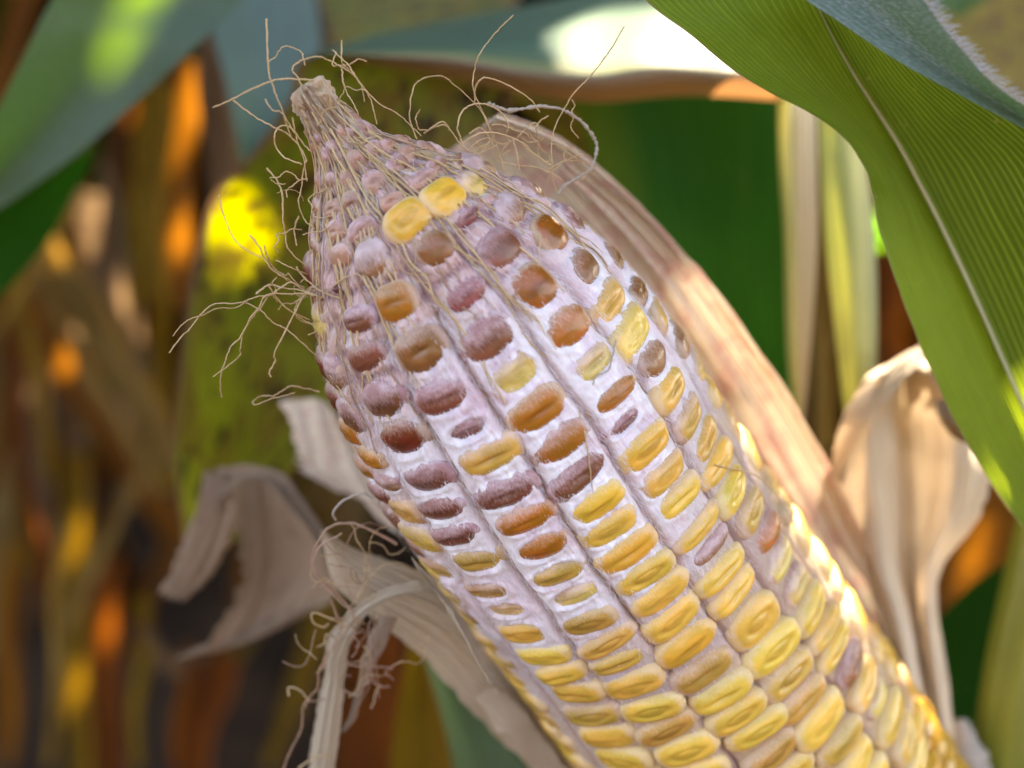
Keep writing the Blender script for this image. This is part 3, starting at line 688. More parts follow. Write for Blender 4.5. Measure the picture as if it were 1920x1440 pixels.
# strands lying on the ear, running from the tip down the rows
for i in range(44):
    t0 = rng.uniform(-1.55, 1.2) if i < 38 else rng.uniform(-1.5, -.3)
    if i < 22: t0 = rng.normal(-.6, .6)
    s0 = rng.uniform(.15, 1.6); s1 = s0 + rng.uniform(1.2, 3.4) if i < 60 else s0 + rng.uniform(3, 6)
    m_ = int(6 + (s1 - s0) * 3); s = np.linspace(s0, s1, m_); th = t0 + np.cumsum(rng.normal(0, .05, m_)) * np.clip(1.2 / (.6 + rk(s)), .3, 1)
    lf = np.abs(np.cumsum(rng.normal(0, .012, m_))) + .015
    r1 = np.maximum(felt_r(s, th), rk(s) - .05) + np.minimum(lf, .06) * np.linspace(1, .1, m_)
    v, f, uv = tube(c2w(ear(s, th, r1)), .0095 + .005 * random.random(), 6, m_ * 4, .25)
    obj('silk_strand', v, f, SILK if i % 5 else PINKSILK, EAR, uv)
for i in range(64):                               # finer matted silk over the tip
    t0 = rng.uniform(-1.6, 1.3); s0 = rng.uniform(.1, 1.4); s1 = s0 + rng.uniform(.5, 1.8)
    m_ = int(6 + (s1 - s0) * 4); s = np.linspace(s0, s1, m_); th = t0 + np.cumsum(rng.normal(0, .09, m_))
    r1 = np.maximum(felt_r(s, th), rk(s) - .05) + .012 + .05 * np.abs(fbm(s * 3, 0, i, 5, 2) - .4) * np.linspace(1, .1, m_)
    v, f, uv = tube(c2w(ear(s, th, r1)), .005 + .004 * random.random(), 5, m_ * 3, .3)
    obj('silk_strand', v, f, (SILK, PINKSILK, SILKG)[i % 3], EAR, uv)
for i in range(1, 8):                             # a dried strand pressed into a seam
    if i in (2, 5): continue
    a, b = RL[i - 1], RL[i]; s = np.linspace(rng.uniform(2.5, 4), rng.uniform(7.5, 11), 26); th = np.interp(s, SG, (a + b) / 2) + .018 * (fbm(s * 1.3, 3.3 * (i - 1), 0, i - 1, 3) - .5) * 3
    v, f, uv = tube(c2w(ear(s, th, felt_r(s, th) + .006)), .011, 6, 90, .3); obj('silk_strand', v, f, PINKSILK, EAR, uv)

# ------------------------------------------------------------------ husks (parts of the ear)
def husk(label, rows, mat=HUSK, nu=40, nv=80, ripple=None, cup=0, name='husk', ragged=.22, crinkle=.05):
    q_ = len(label)
    rp = lambda u, v: (ripple(u, v) if ripple is not None else 0) + crinkle * (fbm(u * 5 + q_, v * 9, 0, q_, 4) - .5) + crinkle * .35 * np.sin(u * 40 + 4 * fbm(u * 2, v * 3, 0, q_))* fbm(u * 2, v * 5, 0, q_ + 1)
    v, f, uv = sheet(rows, nu + 20, nv + 40, rp, cup, ragged); o = obj(name, v, f, mat, EAR, uv); o['label'] = label; return o
OUT = [(935,215),(1010,240),(1100,292),(1200,380),(1300,490),(1400,620),(1480,740),(1560,880),(1640,1040),(1715,1180),(1765,1300),(1790,1420),(1800,1560)]
rows = []
for i, (x, y) in enumerate(OUT):
    d = axis_depth(x, y); w_ = min(1.0, .25 + i * .16)
    rows.append([(x, y, d + 1.15), (x - 22, y + 16, d + 1.35), (x - 100 * w_, y + 70 * w_, d + 1.7), (x - 230 * w_, y + 165 * w_, d + 2.8), (x - 420 * w_, y + 300 * w_, d + 3.3)])
husk('pale dry husk behind the right side of the cob, pinkish inside', rows, HUSKPINK, 70, 200,
     lambda u, v: .05 * np.sin(2 * np.pi * u * 9 + 3 * fbm(v * 3, u * 2, 0, 3)) * sstep(0, .1, u) + .10 * (fbm(u * 5, v * 16, 0, 5) - .5) * (1 - sstep(.35, .6, v)) + .02 * np.sin(2 * np.pi * u * 30), ragged=.012)
H2 = []
for (l, a, b, c, r) in [((1700,672),(1722,655),(1742,646),(1752,655),(1760,690)), ((1625,715),(1665,700),(1710,690),(1768,720),(1800,760)), ((1580,790),(1640,780),(1710,770),(1790,790),(1835,850)),
      ((1570,870),(1640,870),(1712,860),(1790,880),(1853,905)), ((1585,960),(1650,960),(1715,965),(1770,980),(1828,975)), ((1610,1050),(1660,1060),(1712,1065),(1735,1070),(1765,1055)),
      ((1650,1150),(1690,1160),(1720,1165),(1738,1160),(1752,1140)), ((1690,1270),(1715,1280),(1738,1290),(1755,1290),(1772,1270)), ((1720,1440),(1740,1440),(1760,1440),(1775,1440),(1790,1440))]:
    H2.append([(*l, 18.6), (*a, 18.2), (*b, 19.3), (*c, 18.4), (*r, 18.9)])
for r_ in (0, 1): H2[r_] = [(x, y, d - .5 + .9 * (r_ == 0)) for (x, y, d) in H2[r_]]
husk('curled pale husk standing up right of the cob', H2, HUSK, 60, 110, lambda u, v: .045 * np.sin(2 * np.pi * u * 6 + 2 * v) + .02 * np.sin(2 * np.pi * u * 19 + 4 * v), ragged=.05)
husk('rolled top edge of the curled right husk', [[(1745,650,18.3),(1740,668,18.0)],[(1690,668,18.1),(1715,690,17.7)],[(1640,705,18.0),(1668,745,17.6)],[(1590,765,18.0),(1622,800,17.7)],[(1565,830,18.2),(1596,850,18.0)],[(1560,880,18.5),(1584,905,18.5)]], HUSK, 14, 50, None, .12)
husk('folded flap of husk behind the green blade', [[(1750,750,17.6),(1790,770,17.5)],[(1757,775,17.4),(1800,800,17.3)],[(1775,800,17.6),(1830,830,17.6)]], HUSKGREY, 12, 16, None, .1)
H3u = [(603,992),(640,1015),(700,1038),(775,1062),(880,1095),(970,1180),(1040,1270),(1090,1370),(1120,1480)]
H3l = [(606,1020),(628,1085),(668,1140),(720,1180),(790,1235),(860,1310),(930,1385),(990,1440),(1040,1530)]
husk('cream husk folded back below the left side of the cob', [[(a[0], a[1], axis_depth(*a) + .9 + .04 * i), ((a[0] + b[0]) / 2 + 4, (a[1] + b[1]) / 2, axis_depth(*a) + .4), (b[0], b[1], axis_depth(*a) + 1.0)] for i, (a, b) in enumerate(zip(H3u, H3l))],
     HUSK, 44, 110, lambda u, v: .03 * np.sin(2 * np.pi * u * 8 + 3 * v) + .05 * (fbm(u * 3, v * 8, 0, 7) - .5), ragged=.08)
husk('narrow inner husk lying against the lower left of the cob', [[(770,1040,14.7),(800,1088,14.7)],[(822,1098,14.8),(850,1150,14.7)],[(870,1160,14.9),(890,1230,14.7)],[(905,1225,15.0),(918,1280,14.8)],[(930,1262,15.0),(934,1290,15.0)]], HUSK, 16, 50, None, .05)
husk('lower tan husk edge under the cob at the bottom', [[(930,1290,15.8),(890,1310,16.4)],[(975,1330,15.9),(950,1390,16.5)],[(1030,1400,16.2),(1010,1450,16.8)],[(1090,1480,16.5),(1060,1520,17)]], HUSK, 20, 40, None, .1)
husk('shrivelled grey strap of husk hanging at the left', [[(375,925,19.6),(402,960,19.2)],[(392,885,19.4),(420,930,19.0)],[(440,870,19.2),(455,900,18.9)],[(520,880,18.9),(505,905,18.7)],[(560,925,18.6),(545,955,18.5)],[(605,990,18.2),(590,1010,18.2)],[(640,1050,17.8),(615,1060,17.9)]], HUSKGREY, 18, 70, lambda u, v: .04 * np.sin(2 * np.pi * u * 3), .15)
husk('grey dry husk tail drooping to the left', [[(385,880,19.5),(425,890,19.2)],[(372,950,19.6),(445,960,19.2)],[(345,1020,19.8),(425,1030,19.4)],[(322,1075,20.0),(392,1085,19.7)],[(300,1110,20.1),(350,1125,20.0)]], HUSKGREY, 24, 50, lambda u, v: .06 * np.sin(2 * np.pi * u * 3.5 + v), .1)
husk('brownish curved husk wall behind the grey strap', [[(430,890,20.6),(500,890,20.9),(600,990,20.6)],[(440,1000,20.8),(520,990,21.2),(640,1060,20.4)],[(450,1090,20.8),(520,1080,21.2),(640,1120,20.4)],[(400,1190,20.6),(480,1180,21.0),(580,1150,20.6)],[(330,1235,20.6),(390,1225,20.8),(450,1205,20.8)]], HUSKGREY, 34, 60, lambda u, v: .05 * np.sin(2 * np.pi * u * 4 + 2 * v))
husk('pale husk blade behind the left side of the cob', [[(528,752,19.6),(600,750,19.4),(640,790,19.2)],[(560,830,19.4),(620,830,19.2),(690,880,18.9)],[(565,880,19.4),(640,890,19.1),(730,960,18.6)],[(640,920,19.2),(680,940,19.0),(780,1040,18.2)]], HUSKPINK, 30, 50, lambda u, v: .05 * np.sin(2 * np.pi * u * 3 + v))
sx_ = [(790,1092),(735,1104),(690,1130),(653,1168),(628,1222),(622,1280),(612,1350),(598,1450),(590,1520)]; wdx = [8, 10, 12, 18, 24, 24, 26, 30, 32]
husk('frayed strip of husk hanging down at the lower left', [[(x - w_ * .7, y - w_ * .5, axis_depth(x, y) - .2), (x + w_, y + w_ * .5, axis_depth(x, y) - .1)] for (x, y), w_ in zip(sx_, wdx)], HUSK, 16, 80, lambda u, v: .02 * np.sin(2 * np.pi * u * 3 + 4 * v), .12)
husk('thin torn shred beside the hanging strip', [[(716,1150,15.9),(745,1158,15.8)],[(690,1200,15.9),(720,1215,15.8)],[(670,1280,16),(682,1290,16)],[(655,1340,16),(668,1345,16)],[(640,1370,16),(648,1372,16)]], HUSKGREY, 10, 40, None, .06)
# the hairy shank end at the lower right
v, f, uv = tube(c2w(np.array([P(1800,1350,19.4), P(1812,1400,19.2), P(1822,1450,19.1), P(1830,1520,19.0)])), [.12, .26, .3, .3], 14, 30, .2)
obj('shank', v, f, SILKG, EAR, uv)

# ------------------------------------------------------------------ leaves round the ear
leaf('corn_leaf', 'broad blue-green leaf slanting across the top left corner with a lime sun fleck', edges([(200,-160),(100,-5),(62,70),(22,150),(-20,235),(-90,350)], [(570,-120),(455,0),(375,80),(270,178),(130,300),(-60,430)], [20.5,20.5,20.5,20.6,20.8,21], [22,22,21.8,21.8,21.8,22], .35), BLUEGREEN, 40, 80)
leaf('corn_leaf', 'dark green leaf under the big blue-green one at the left edge', edges([(185,262),(120,310),(50,358),(-60,430)], [(172,292),(140,360),(80,465),(-40,600)], [23,23,23,23], [24,24,24,24], .1), DEEP, 24, 40)
leaf('corn_leaf', 'pale bluish leaf hanging behind the top left, between the big leaf and the tip', edges([(385,-80),(395,40),(425,160),(452,300)], [(570,-80),(598,40),(590,130),(475,330)], [27,27,27,27], [27.5,27.5,27.5,27.2], .5), PALEBLUE, 24, 40)
leaf('corn_leaf', 'yellow-green leaf with brown blotches running down behind the cob tip', edges([(640,95),(560,118),(540,190),(470,290),(405,355),(378,430),(352,560),(332,740),(326,890),(345,1020)], [(960,95),(960,200),(930,330),(820,460),(760,560),(720,660),(660,740),(600,820),(540,900),(450,1010)], [20.6,20.7,20.9,21.3,21.6,22,22.5,23.1,23.7,24.2], [21.8,21.9,22.2,22.8,23.2,23.6,24.1,24.6,25,25.4], .4), MOTTLE, 40, 110)
leaf('corn_leaf', 'green leaf with yellow streaks at the top edge left of the folded leaf', edges([(575,-60),(600,20),(630,110)], [(1010,-60),(960,20),(900,110)], [28,28,28], [29,29,29], .4), MOTTLE, 30, 40)
U5 = [(606,94),(700,66),(850,36),(1000,8),(1130,-18),(1260,-50),(1400,-90)]; F5 = [(610,99),(720,97),(850,99),(965,116),(1110,126),(1220,112),(1380,120)]; D5 = [(614,104),(740,128),(860,150),(985,176),(1120,192),(1290,180),(1480,190)]
leaf('corn_leaf', 'horizontal folded leaf above the cob, silvery on top with a brown underside, sunlit white patch', [[(*a, 22.6), ((a[0] * .45 + b[0] * .55), (a[1] * .5 + b[1] * .5), 20.6), (*b, 19.3), ((b[0] + c[0]) / 2, (b[1] + c[1]) / 2, 19.25), (*c, 19.9)] for a, b, c in zip(U5, F5, D5)], FOLDED, 60, 100)
leaf('corn_leaf', 'wide dark green leaf behind the right side of the cob', edges([(1030,120),(1085,220),(1120,330),(1160,480),(1260,760)], [(1478,120),(1474,300),(1474,450),(1478,600),(1492,800)], [22.5,22.5,22.5,22.5,22.5], [23,23,23,23,23], .6), WIDE, 30, 60)
leaf('corn_leaf', 'yellowing strip of leaf between the tip and the wide dark green leaf', edges([(925,165),(1010,230),(1080,330),(1150,450)], [(1100,165),(1120,230),(1165,330),(1240,450)], [24.2] * 4, [24.4] * 4, .2), YELLOWLEAF, 20, 30)
A7 = [(1150,-80),(1212,0),(1300,72),(1400,150),(1480,195),(1560,245),(1603,295),(1632,360),(1652,460),(1690,570),(1742,690),(1802,805),(1868,908),(1960,1040)]
M7 = [(1500,-80),(1532,10),(1562,70),(1608,150),(1650,215),(1690,280),(1722,340),(1756,405),(1790,475),(1830,560),(1872,655),(1920,765),(1970,880),(2040,1040)]
B7 = [(1600,-80),(1660,0),(1715,60),(1790,135),(1870,195),(1940,235),(2010,300),(2060,390),(2110,475),(2150,560),(2190,655),(2240,765),(2290,880),(2360,1040)]
rib7 = lambda u, v: .010 * np.abs(np.sin(np.pi * u * 44)) + .22 * (fbm(v * 7, (u > .5) * 3.0, 0, 41, 3) - .5) * np.abs(2 * u - 1) ** 3 + .06 * (fbm(u * 4, v * 10, 0, 42) - .5)
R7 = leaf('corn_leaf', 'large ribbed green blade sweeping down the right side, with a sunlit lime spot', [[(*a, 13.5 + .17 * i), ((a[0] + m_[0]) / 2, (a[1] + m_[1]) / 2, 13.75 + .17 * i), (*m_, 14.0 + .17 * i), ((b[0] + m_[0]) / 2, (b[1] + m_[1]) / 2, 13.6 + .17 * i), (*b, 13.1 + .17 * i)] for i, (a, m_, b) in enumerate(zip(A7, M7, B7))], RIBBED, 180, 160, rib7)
v, f, uv = tube(W([p[0] for p in M7[1:]], [p[1] for p in M7[1:]], [13.96 + .17 * (i + 1) for i in range(13)]), [.02, .035, .06, .075, .085, .09, .09, .09, .09, .085, .08, .08, .08], 10, 120, .05, .35)
MID = leaf_mat('midrib', (.55, .52, .26), (.66, .62, .36), (.6, .6, .2), .25, .4, 4, .1)
obj('midrib', v, f, MID, R7, uv)
A8 = [(1420,-90),(1500,-10),(1570,38),(1680,112),(1800,178),(1960,262)]; B8 = [(1660,-90),(1728,-5),(1772,55),(1815,105),(1868,160),(1985,240)]
R8 = leaf('corn_leaf', 'bluish hairy leaf crossing the top right corner', [[(*a, 12.7), ((a[0] + b[0]) / 2, (a[1] + b[1]) / 2, 12.9), (*b, 12.5)] for a, b in zip(A8, B8)], HAIRY, 40, 80)
hb = crom(np.array([(*b, 12.5) for b in B8]), 330); hv, hf = [], []
for i in range(330):
    x, y, d = hb[i] + rng.normal(0, 1.0, 3) * (1, 1, .0); l_ = rng.uniform(8, 34); a_ = rng.normal(-.35, .35)
    p0, p1, p2 = W(x, y, d), W(x + l_ * .5 * math.cos(a_), y + l_ * .5 * math.sin(a_), d - .03), W(x + l_ * math.cos(a_ + .2), y + l_ * math.sin(a_ + .2), d - .06 + rng.normal(0, .05))
    v, f, _ = tube(np.array([p0, p1, p2]), [.0032, .0026, .001], 4, 5); hf.append(f + sum(len(q) for q in hv) if hv else f); hv.append(v)
hh = obj('leaf_hair', np.concatenate(hv), np.concatenate(hf), HAIR, R8); hh['kind'] = 'stuff'
leaf('corn_leaf', 'blurred yellow leaf with brown bars in the top right corner', edges([(1700,-60),(1740,60),(1790,160),(1850,300)], [(1990,-60),(1990,60),(1990,160),(1990,300)], [30] * 4, [31] * 4, .3), YELLOWLEAF, 24, 30)
leaf('corn_leaf', 'pale green rounded leaf tip at the top right edge', edges([(1722,-70),(1725,-20),(1760,20)], [(1880,-70),(1862,-15),(1800,32)], [26] * 3, [26.3] * 3, .2), GREEN, 16, 16)
leaf('corn_leaf', 'narrow upright striped leaf sheath with a bright sunlit edge right of the cob', [[(1460,150,20.4),(1478,150,19.7),(1530,150,20.2)],[(1461,300,20.4),(1480,300,19.7),(1531,300,20.2)],[(1470,450,20.4),(1486,450,19.8),(1532,450,20.3)],[(1474,600,20.4),(1490,600,19.9),(1524,600,20.3)],[(1480,700,20.4),(1494,700,20),(1515,700,20.3)],[(1496,790,20.4),(1500,790,20.2),(1506,790,20.4)]], SHEATH, 24, 60)
leaf('corn_leaf', 'olive green upright leaf beside the striped sheath', edges([(1534,190),(1540,330),(1550,480),(1566,630),(1585,800)], [(1600,190),(1628,330),(1642,480),(1645,630),(1640,800)], [19.4] * 5, [19.6] * 5, -.3), SHEATHG, 24, 50)
leaf('corn_leaf', 'dark green leaf between the husk and the yellow-green stalk at the lower right', edges([(1750,1170),(1830,1092),(1908,1045),(1990,1010)], [(1770,1440),(1850,1430),(1930,1400),(2000,1350)], [21] * 4, [21] * 4, .3), DEEP, 24, 40)
v, f, uv = tube(W([2020,1990,1950,1925,1905], [900,1030,1230,1400,1600], [19.6] * 5), [.78, .8, .84, .86, .88], 28, 40)
tag(obj('corn_stalk', v, f, STALK, None, uv), 'smooth yellow-green maize stalk at the bottom right corner', 'corn stalk')
leaf('corn_leaf', 'teal leaf tip under the husk at the bottom, left of the cob', edges([(785,1200),(822,1320),(850,1440),(860,1520)], [(830,1200),(890,1320),(985,1430),(1080,1520)], [22] * 4, [22.4] * 4, .2), BLUEGREEN, 20, 40)
leaf('corn_leaf', 'yellowish leaf hanging behind the husk at the bottom, left of the teal leaf', edges([(770,1200),(752,1290),(738,1370),(725,1500)], [(800,1200),(825,1290),(845,1370),(870,1500)], [24.5] * 4, [24.7] * 4, .2), YELLOWLEAF if False else DRY_OLIVE, 20, 40)

# ------------------------------------------------------------------ dead leaves and stalks behind, left to right
def strip(name, label, pts, wpx, d, mat, cat='dry leaf', cup=.3, group=None, nu=10, nv=40):
    pts = np.asarray(pts, float); T = np.gradient(pts, axis=0); N = np.stack([-T[:, 1], T[:, 0]], 1); N /= np.linalg.norm(N, axis=1, keepdims=True) + 1e-9
    wpx = np.broadcast_to(wpx, len(pts)); d = np.broadcast_to(d, len(pts))
    rows = [[(*(p - n * w_ / 2), dd), (*(p + n * w_ / 2), dd + .4)] for p, n, w_, dd in zip(pts, N, wpx, d)]
    v, f, uv = sheet(rows, nu, nv, lambda u, v: .3 * (fbm(u * 2, v * 5, 0, int(abs(pts[0, 0]))) - .5), cup)
    return tag(obj(name, v, f, mat, None, uv), label, cat, group)
GB = 'dead leaves and stems blurred in the left background'
strip('dry_leaf', 'tan dead leaf slanting down right below the dark green leaf', [(60,420),(140,540),(230,690),(330,880)], [50,66,66,50], 42, DRY_TAN, group=GB)
strip('dry_leaf', 'brown dead leaf slanting below the tan one at the far left', [(-40,520),(90,640),(190,780),(320,1000)], [70,80,70,40], 52, DRY_BROWN, group=GB)
strip('dry_leaf', 'pinkish brown dead leaf hanging from the blue-green leaf edge', [(390,60),(405,200),(420,310),(410,420)], [50,60,56,40], 33, DRY_GREY, group=GB)
strip('dry_leaf', 'orange glowing dead leaf left of the pinkish brown one', [(355,110),(350,230),(338,340),(335,470),(340,580)], [50,50,48,52,40], 38, DRY_BROWN, group=GB)
strip('dry_leaf', 'olive dead leaf just left of the orange glowing leaf', [(310,150),(285,290),(275,420),(290,560)], [60,66,60,50], 40, DRY_OLIVE, group=GB)
strip('dry_leaf', 'olive upright dead leaf beside the blotched leaf', [(300,480),(300,620),(305,760),(310,920)], [34,40,38,30], 45, DRY_OLIVE, group=GB)
strip('dry_stalk', 'orange-brown dead stem standing upright at the lower left', [(140,850),(145,1000),(140,1150),(150,1480)], [46,44,46,46], 60, DRY_OLIVE, 'dry stalk', group=GB)
strip('dry_stalk', 'rust red dead stem at the far left edge', [(20,620),(40,820),(70,1000),(110,1180)], [50,46,44,40], 62, DRY_RUST, 'dry stalk', group=GB)
strip('dry_stalk', 'rust brown stem under the drooping grey husk', [(205,1050),(200,1180),(205,1300),(210,1480)], [44,42,44,46], 58, DRY_RUST, 'dry stalk', group=GB)
strip('dry_leaf', 'orange-brown dead leaf in the top left corner', [(50,-40),(25,60),(0,140),(-20,260)], [60,50,50,40], 45, DRY_BROWN, group=GB)
strip('dry_leaf', 'grey-brown dead leaf behind the tan slanting one', [(250,480),(230,600),(270,760),(240,950)], [70,60,50,50], 66, DRY_GREY, group=GB)
strip('dry_leaf', 'pale brown leaf below the white glint at the left', [(170,360),(165,440),(180,520),(220,640)], [60,50,50,60], 50, DRY_GREY, group=GB)
strip('dry_leaf', 'small grey curl of dry leaf near the lower left', [(262,1176),(290,1215),(320,1250),(345,1268)], [16,22,30,20], 40, DRY_GREY, group=GB, cup=.1)
strip('dry_leaf', 'short grey-pink twig right of the small grey curl', [(330,1232),(360,1236),(390,1232)], [14,18,12], 41, DRY_GREY, 'twig', group=GB, cup=.05)
strip('dry_leaf', 'brown dead leaf under the curled grey husk', [(420,1230),(400,1300),(370,1380),(360,1480)], [60,70,60,60], 55, DRY_RUST, group=GB)
strip('dry_leaf', 'rust coloured dead leaf behind the hanging husk strip', [(690,1180),(700,1260),(690,1350),(690,1480)], [130,110,120,130], 46, DRY_RUST, group=GB)
strip('dry_leaf', 'yellowed stub of leaf in the gap between the two upright right-hand leaves', [(1540,380),(1538,520),(1540,660),(1540,840)], [34,30,34,40], 34, DRY_TAN, group='dead leaves in the right background')
strip('dry_leaf', 'dark brown leaf in the gap right of the curled husk', [(1830,900),(1840,1000),(1820,1100),(1800,1200)], [120,120,120,120], 40, DRY_BROWN, group='dead leaves in the right background')
strip('dry_leaf', 'rusty leaf in the dark gap behind the olive upright leaf', [(1660,420),(1670,520),(1665,620),(1690,740)], [70,70,60,80], 44, DRY_RUST, group='dead leaves in the right background')
strip('corn_leaf', 'small green leaf end in the dark gap under the ribbed blade', [(1628,400),(1645,430),(1650,470)], [20,36,22], 30, GREEN, 'corn leaf', cup=.05)
for i, (pts, w_, d_, m_, lb) in enumerate([
    ([(-20,640),(60,520),(120,420),(150,330)], 26, 44, DRY_TAN, 'thin tan stem leaning right at the far left, crossing the slanted leaves'),
    ([(40,470),(120,620),(200,760),(300,930)], 22, 40, DRY_TAN, 'thin pale stem slanting down beside the broad tan leaf'),
    ([(190,300),(215,420),(225,540),(260,700)], 24, 41, DRY_GREY, 'thin grey-brown stem hanging below the blue-green leaf'),
    ([(260,250),(250,380),(255,500),(240,640)], 20, 43, DRY_OLIVE, 'thin olive stem just left of the olive leaf'),
    ([(-20,420),(30,560),(70,720),(90,900)], 30, 47, DRY_OLIVE, 'olive strip of leaf hanging at the far left edge'),
    ([(300,820),(240,930),(180,1060),(120,1180)], 26, 50, DRY_TAN, 'tan strip leaning left under the slanted leaves'),
    ([(90,1440),(110,1280),(105,1120),(125,960)], 24, 48, DRY_TAN, 'thin tan stem standing at the bottom left'),
    ([(260,1440),(255,1330),(275,1220),(270,1120)], 22, 46, DRY_OLIVE, 'thin olive stem standing under the small grey curl'),
    ([(20,1440),(30,1300),(10,1150),(25,1010)], 28, 52, DRY_BROWN, 'brown stem at the bottom left corner'),
    ([(330,1440),(335,1360),(350,1290),(360,1210)], 24, 49, DRY_RUST, 'short rusty stem below the drooping grey husk'),
    ([(440,90),(455,180),(450,280),(470,380)], 22, 36, DRY_OLIVE, 'thin olive strip in the gap between the pinkish leaf and the pale bluish one'),
    ([(160,260),(130,380),(150,500),(120,640)], 26, 45, DRY_BROWN, 'brown strip hanging behind the white glint at the left')]):
    strip('dry_stem' if False else 'dry_leaf', lb, pts, [w_ * .7, w_, w_, w_ * .6], d_, m_, 'dry stem' if 'stem' in lb else 'dry leaf', .15, GB)
adj = ['thin', 'broad', 'twisted', 'faded', 'dark', 'drooping', 'ragged', 'limp']
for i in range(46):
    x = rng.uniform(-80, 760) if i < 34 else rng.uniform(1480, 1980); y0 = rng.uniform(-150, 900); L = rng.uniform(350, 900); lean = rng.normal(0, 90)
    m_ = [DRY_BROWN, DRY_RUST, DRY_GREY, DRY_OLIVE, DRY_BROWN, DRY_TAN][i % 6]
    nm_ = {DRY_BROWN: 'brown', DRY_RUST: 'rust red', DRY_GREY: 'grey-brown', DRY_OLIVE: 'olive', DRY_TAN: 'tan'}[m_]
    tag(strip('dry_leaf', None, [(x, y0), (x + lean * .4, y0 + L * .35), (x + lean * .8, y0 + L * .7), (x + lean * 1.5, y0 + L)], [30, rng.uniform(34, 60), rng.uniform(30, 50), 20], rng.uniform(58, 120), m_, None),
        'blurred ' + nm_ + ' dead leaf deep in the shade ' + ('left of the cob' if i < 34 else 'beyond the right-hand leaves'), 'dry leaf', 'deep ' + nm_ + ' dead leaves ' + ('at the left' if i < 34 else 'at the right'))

def blades(n, xr, yr, zr, Lr, wr, tilt, seed, cells):
    """many long maize blades as one mesh: arrays of verts/faces"""
    g = np.random.default_rng(seed); vs, fs, us, base = [], [], [], 0
    for i in range(n):
        L, wd = g.uniform(*Lr), g.uniform(*wr); nv = max(4, int(L / cells)); nu = max(3, int(wd / cells) + 1)
        v, u = np.meshgrid(np.linspace(0, 1, nv), np.linspace(-1, 1, nu), indexing='ij')
        half = wd / 2 * np.clip(np.minimum(v * 6 + .35, (1 - v) * 3.5), 0, 1)
        x = u * half; y = (v - .5) * L; z = -tilt[2] * L * (v - .5) ** 2 - .12 * wd * (1 - u ** 2) + .4 * np.sin(v * 9 + i)
        a = g.uniform(*tilt[0]); b = g.uniform(*tilt[1]); r = g.normal(0, .25)
        Q = np.stack([x * np.cos(r), y, z + x * np.sin(r)], -1)
        ca, sa, cb, sb = math.cos(a), math.sin(a), math.cos(b), math.sin(b)
        Q = np.stack([Q[..., 0], Q[..., 1] * cb - Q[..., 2] * sb, Q[..., 1] * sb + Q[..., 2] * cb], -1)
        Q = np.stack([Q[..., 0] * ca - Q[..., 1] * sa, Q[..., 0] * sa + Q[..., 1] * ca, Q[..., 2]], -1)
        Q += (g.uniform(*xr), g.uniform(*yr), g.uniform(*zr))
        vs.append(Q.reshape(-1, 3)); fs.append(grid_faces(nu, nv) + base); base += nu * nv
        us.append(np.stack([(u + 1) / 2, v], -1).reshape(-1, 2))
    return np.concatenate(vs), np.concatenate(fs), np.concatenate(us)
fv, ff, fu = blades(520, (-190, 190), (135, 330), (10, 150), (60, 120), (5, 10), ((-3.1, 3.1), (.9, 1.7), .004), 11, 9)
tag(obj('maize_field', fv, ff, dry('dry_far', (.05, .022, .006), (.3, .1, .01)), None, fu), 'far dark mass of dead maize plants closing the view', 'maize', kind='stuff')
fv, ff, fu = blades(260, (-190, 190), (125, 330), (60, 190), (60, 120), (6, 10), ((-3.1, 3.1), (.5, 1.6), .004), 12, 9)
tag(obj('maize_field', fv, ff, DEEP, None, fu), 'far dark green mass of standing maize behind the dead leaves', 'maize', kind='stuff')

fv, ff, fu = blades(220, (-170, 170), (-210, -90), (-10, 150), (70, 130), (6, 10), ((-3.1, 3.1), (.7, 1.6), .004), 13, 9)  # added maize behind the camera, blocking low skylight for stronger relief
tag(obj('maize_field', fv, ff, dry('dry_row', (.30, .20, .13), (.4, .26, .14)), None, fu), 'unseen row of standing maize added behind the viewpoint to hold back low skylight', 'maize', kind='stuff')

# ------------------------------------------------------------------ unseen maize leaves added overhead for shade, holes cut to place sun flecks
FLECK = []                                        # (px, py, depth, radius cm)
def fl(x, y, d, r): FLECK.append((x, y, d, r))
for k in range(5): fl(226 + 16 * k, 85 - 30 * k, 21.6, .30 + .04 * k)
for k in range(5): fl(402 + 17 * k, 385 + 20 * k, 21.9, .42)
for k in range(6): fl(1110 + 28 * k, 55 + (k % 2) * 20, 20.3, .66)
for k in range(26):
    x, y = 1400 + k * 9.4, 775 + k * 14.4
    for q in range(0, 60, 4):
        hh = hit(x - q * per2[0], y - q * per2[1])
        if hh is not None: fl(x - q * per2[0], y - q * per2[1], hh[2], .22 + .10 * math.sin(k * 1.7)); break
for i in range(4, 10):
    for q in (.25, .6, .95):
        x, y = OUT[i][0] * (1 - q) + OUT[i + 1][0] * q - 24, OUT[i][1] * (1 - q) + OUT[i + 1][1] * q + 18
        fl(x, y, axis_depth(x, y) + 1.35, .36 + .06 * math.sin(5 * i + 9 * q))
for k in range(9): fl(1150 + 38 * k, 168 + (k % 2) * 6, 19.6, .5)
for (x, y) in [(1640,720),(1700,690),(1750,740),(1610,790),(1680,780),(1740,810),(1800,850),(1620,860),(1690,860),(1760,900),(1820,900),(1650,940),(1720,960),(1790,960)]: fl(x, y, 18.5, .42)
fl(1905, 876, 15.5, .52); fl(1640, 430, 30, .7); fl(358, 165, 38, .42); fl(366, 210, 38, .42); fl(338, 445, 38, .45); fl(325, 300, 38, .3)
fl(165, 395, 50, .9); fl(160, 430, 50, .8); fl(50, 770, 62, .7); fl(145, 1010, 60, .45); fl(70, 1000, 62, .5); fl(202, 1175, 58, .48); fl(140, 1290, 60, .45); fl(230, 560, 42, .5); fl(110, 480, 42, .4); fl(120, 690, 52, .5)
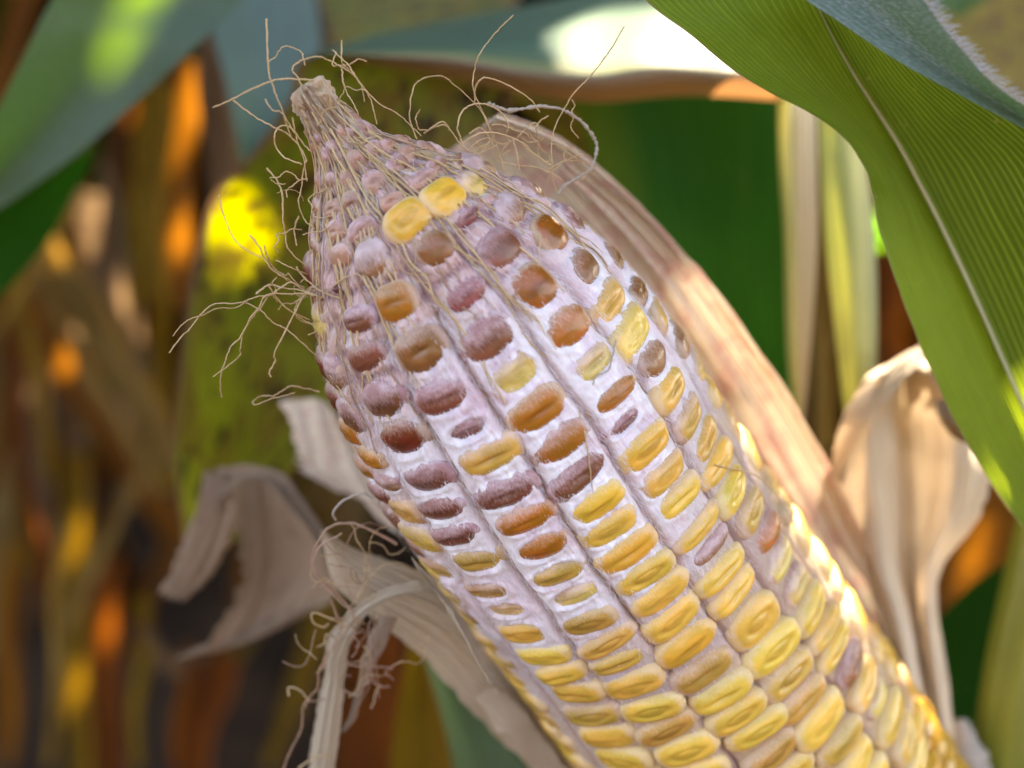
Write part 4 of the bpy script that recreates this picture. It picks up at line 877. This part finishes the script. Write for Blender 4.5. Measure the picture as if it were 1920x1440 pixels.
fl(525, 765, 46, 1.0); fl(1825, 1040, 40, .4); fl(1464, 225, 20.3, .30); fl(1466, 265, 20.3, .28); fl(1470, 330, 20.3, .12)
cv, cf, cu = blades(760, (-95, 190), (28, 330), (50, 74), (70, 110), (9, 13), ((-.5, .9), (-.15, .15), .003), 21, 1.3)
cv2, cf2, cu2 = blades(90, (-10, 75), (25, 110), (46, 60), (60, 90), (9, 12), ((-.4, 1.9), (-.1, .1), .003), 22, .6)
cv2[:, 2] += CAMH; cv[:, 2] += CAMH
cf2 = cf2 + len(cv); cv = np.concatenate([cv, cv2]); cu = np.concatenate([cu, cu2]); cf = np.concatenate([cf, cf2])
bpy.context.view_layer.update(); dg = bpy.context.evaluated_depsgraph_get(); eye = Vector((0, 0, CAMH * S)); fwd = Vector((0, cp, -sp)); FX = []
for (x, y, d, r) in FLECK:                        # aim each hole at the surface that really lies there
    dr = (Vector(tuple(W(x, y, 10.) * S)) - eye).normalized(); ok, loc = sc.ray_cast(dg, eye, dr)[:2]
    dd = (loc - eye).dot(fwd) / S if ok else d
    FX.append((x, y, dd if abs(dd - d) < 2.5 else d, r))
FLECK = FX
FP = np.array([W(x, y, d) for (x, y, d, r) in FLECK]); FR = np.array([r for (x, y, d, r) in FLECK])
def near_line(c):
    m_ = np.full(len(c), 99.0)
    for p, r in zip(FP, FR):
        q = c - p; t = q @ SUN; m_ = np.minimum(m_, np.where(t > 4, np.linalg.norm(q - t[:, None] * SUN, axis=1) - r, 99.0))
    return m_
nl = near_line(cv[cf].mean(1)); fine_ = nl < 1.6
g = np.linspace(0, 1, 6); gu, gv = np.meshgrid(g, g)                  # the blade cells round a hole are cut up finer
q = cv[cf[fine_]]; wts = np.stack([(1 - gu) * (1 - gv), gu * (1 - gv), gu * gv, (1 - gu) * gv], -1).reshape(36, 4)
nv_ = np.einsum('kc,ncd->nkd', wts, q); ff_ = (grid_faces(6, 6)[None] + (np.arange(len(q)) * 36)[:, None, None]).reshape(-1, 4)
nf = nv_.reshape(-1, 3); ff_ = ff_[near_line(nf[ff_].mean(1)) > 0]
cu = np.concatenate([cu, np.einsum('kc,ncd->nkd', wts, cu[cf[fine_]]).reshape(-1, 2)])
cf = np.concatenate([cf[~fine_], ff_ + len(cv)]); cv = np.concatenate([cv, nf]); keep = slice(None)
tag(obj('overhead_leaves', cv, cf[keep], DEEP, None, cu), 'unseen maize leaves added overhead to shade the ear, with holes aimed for sun flecks', 'maize', kind='stuff')
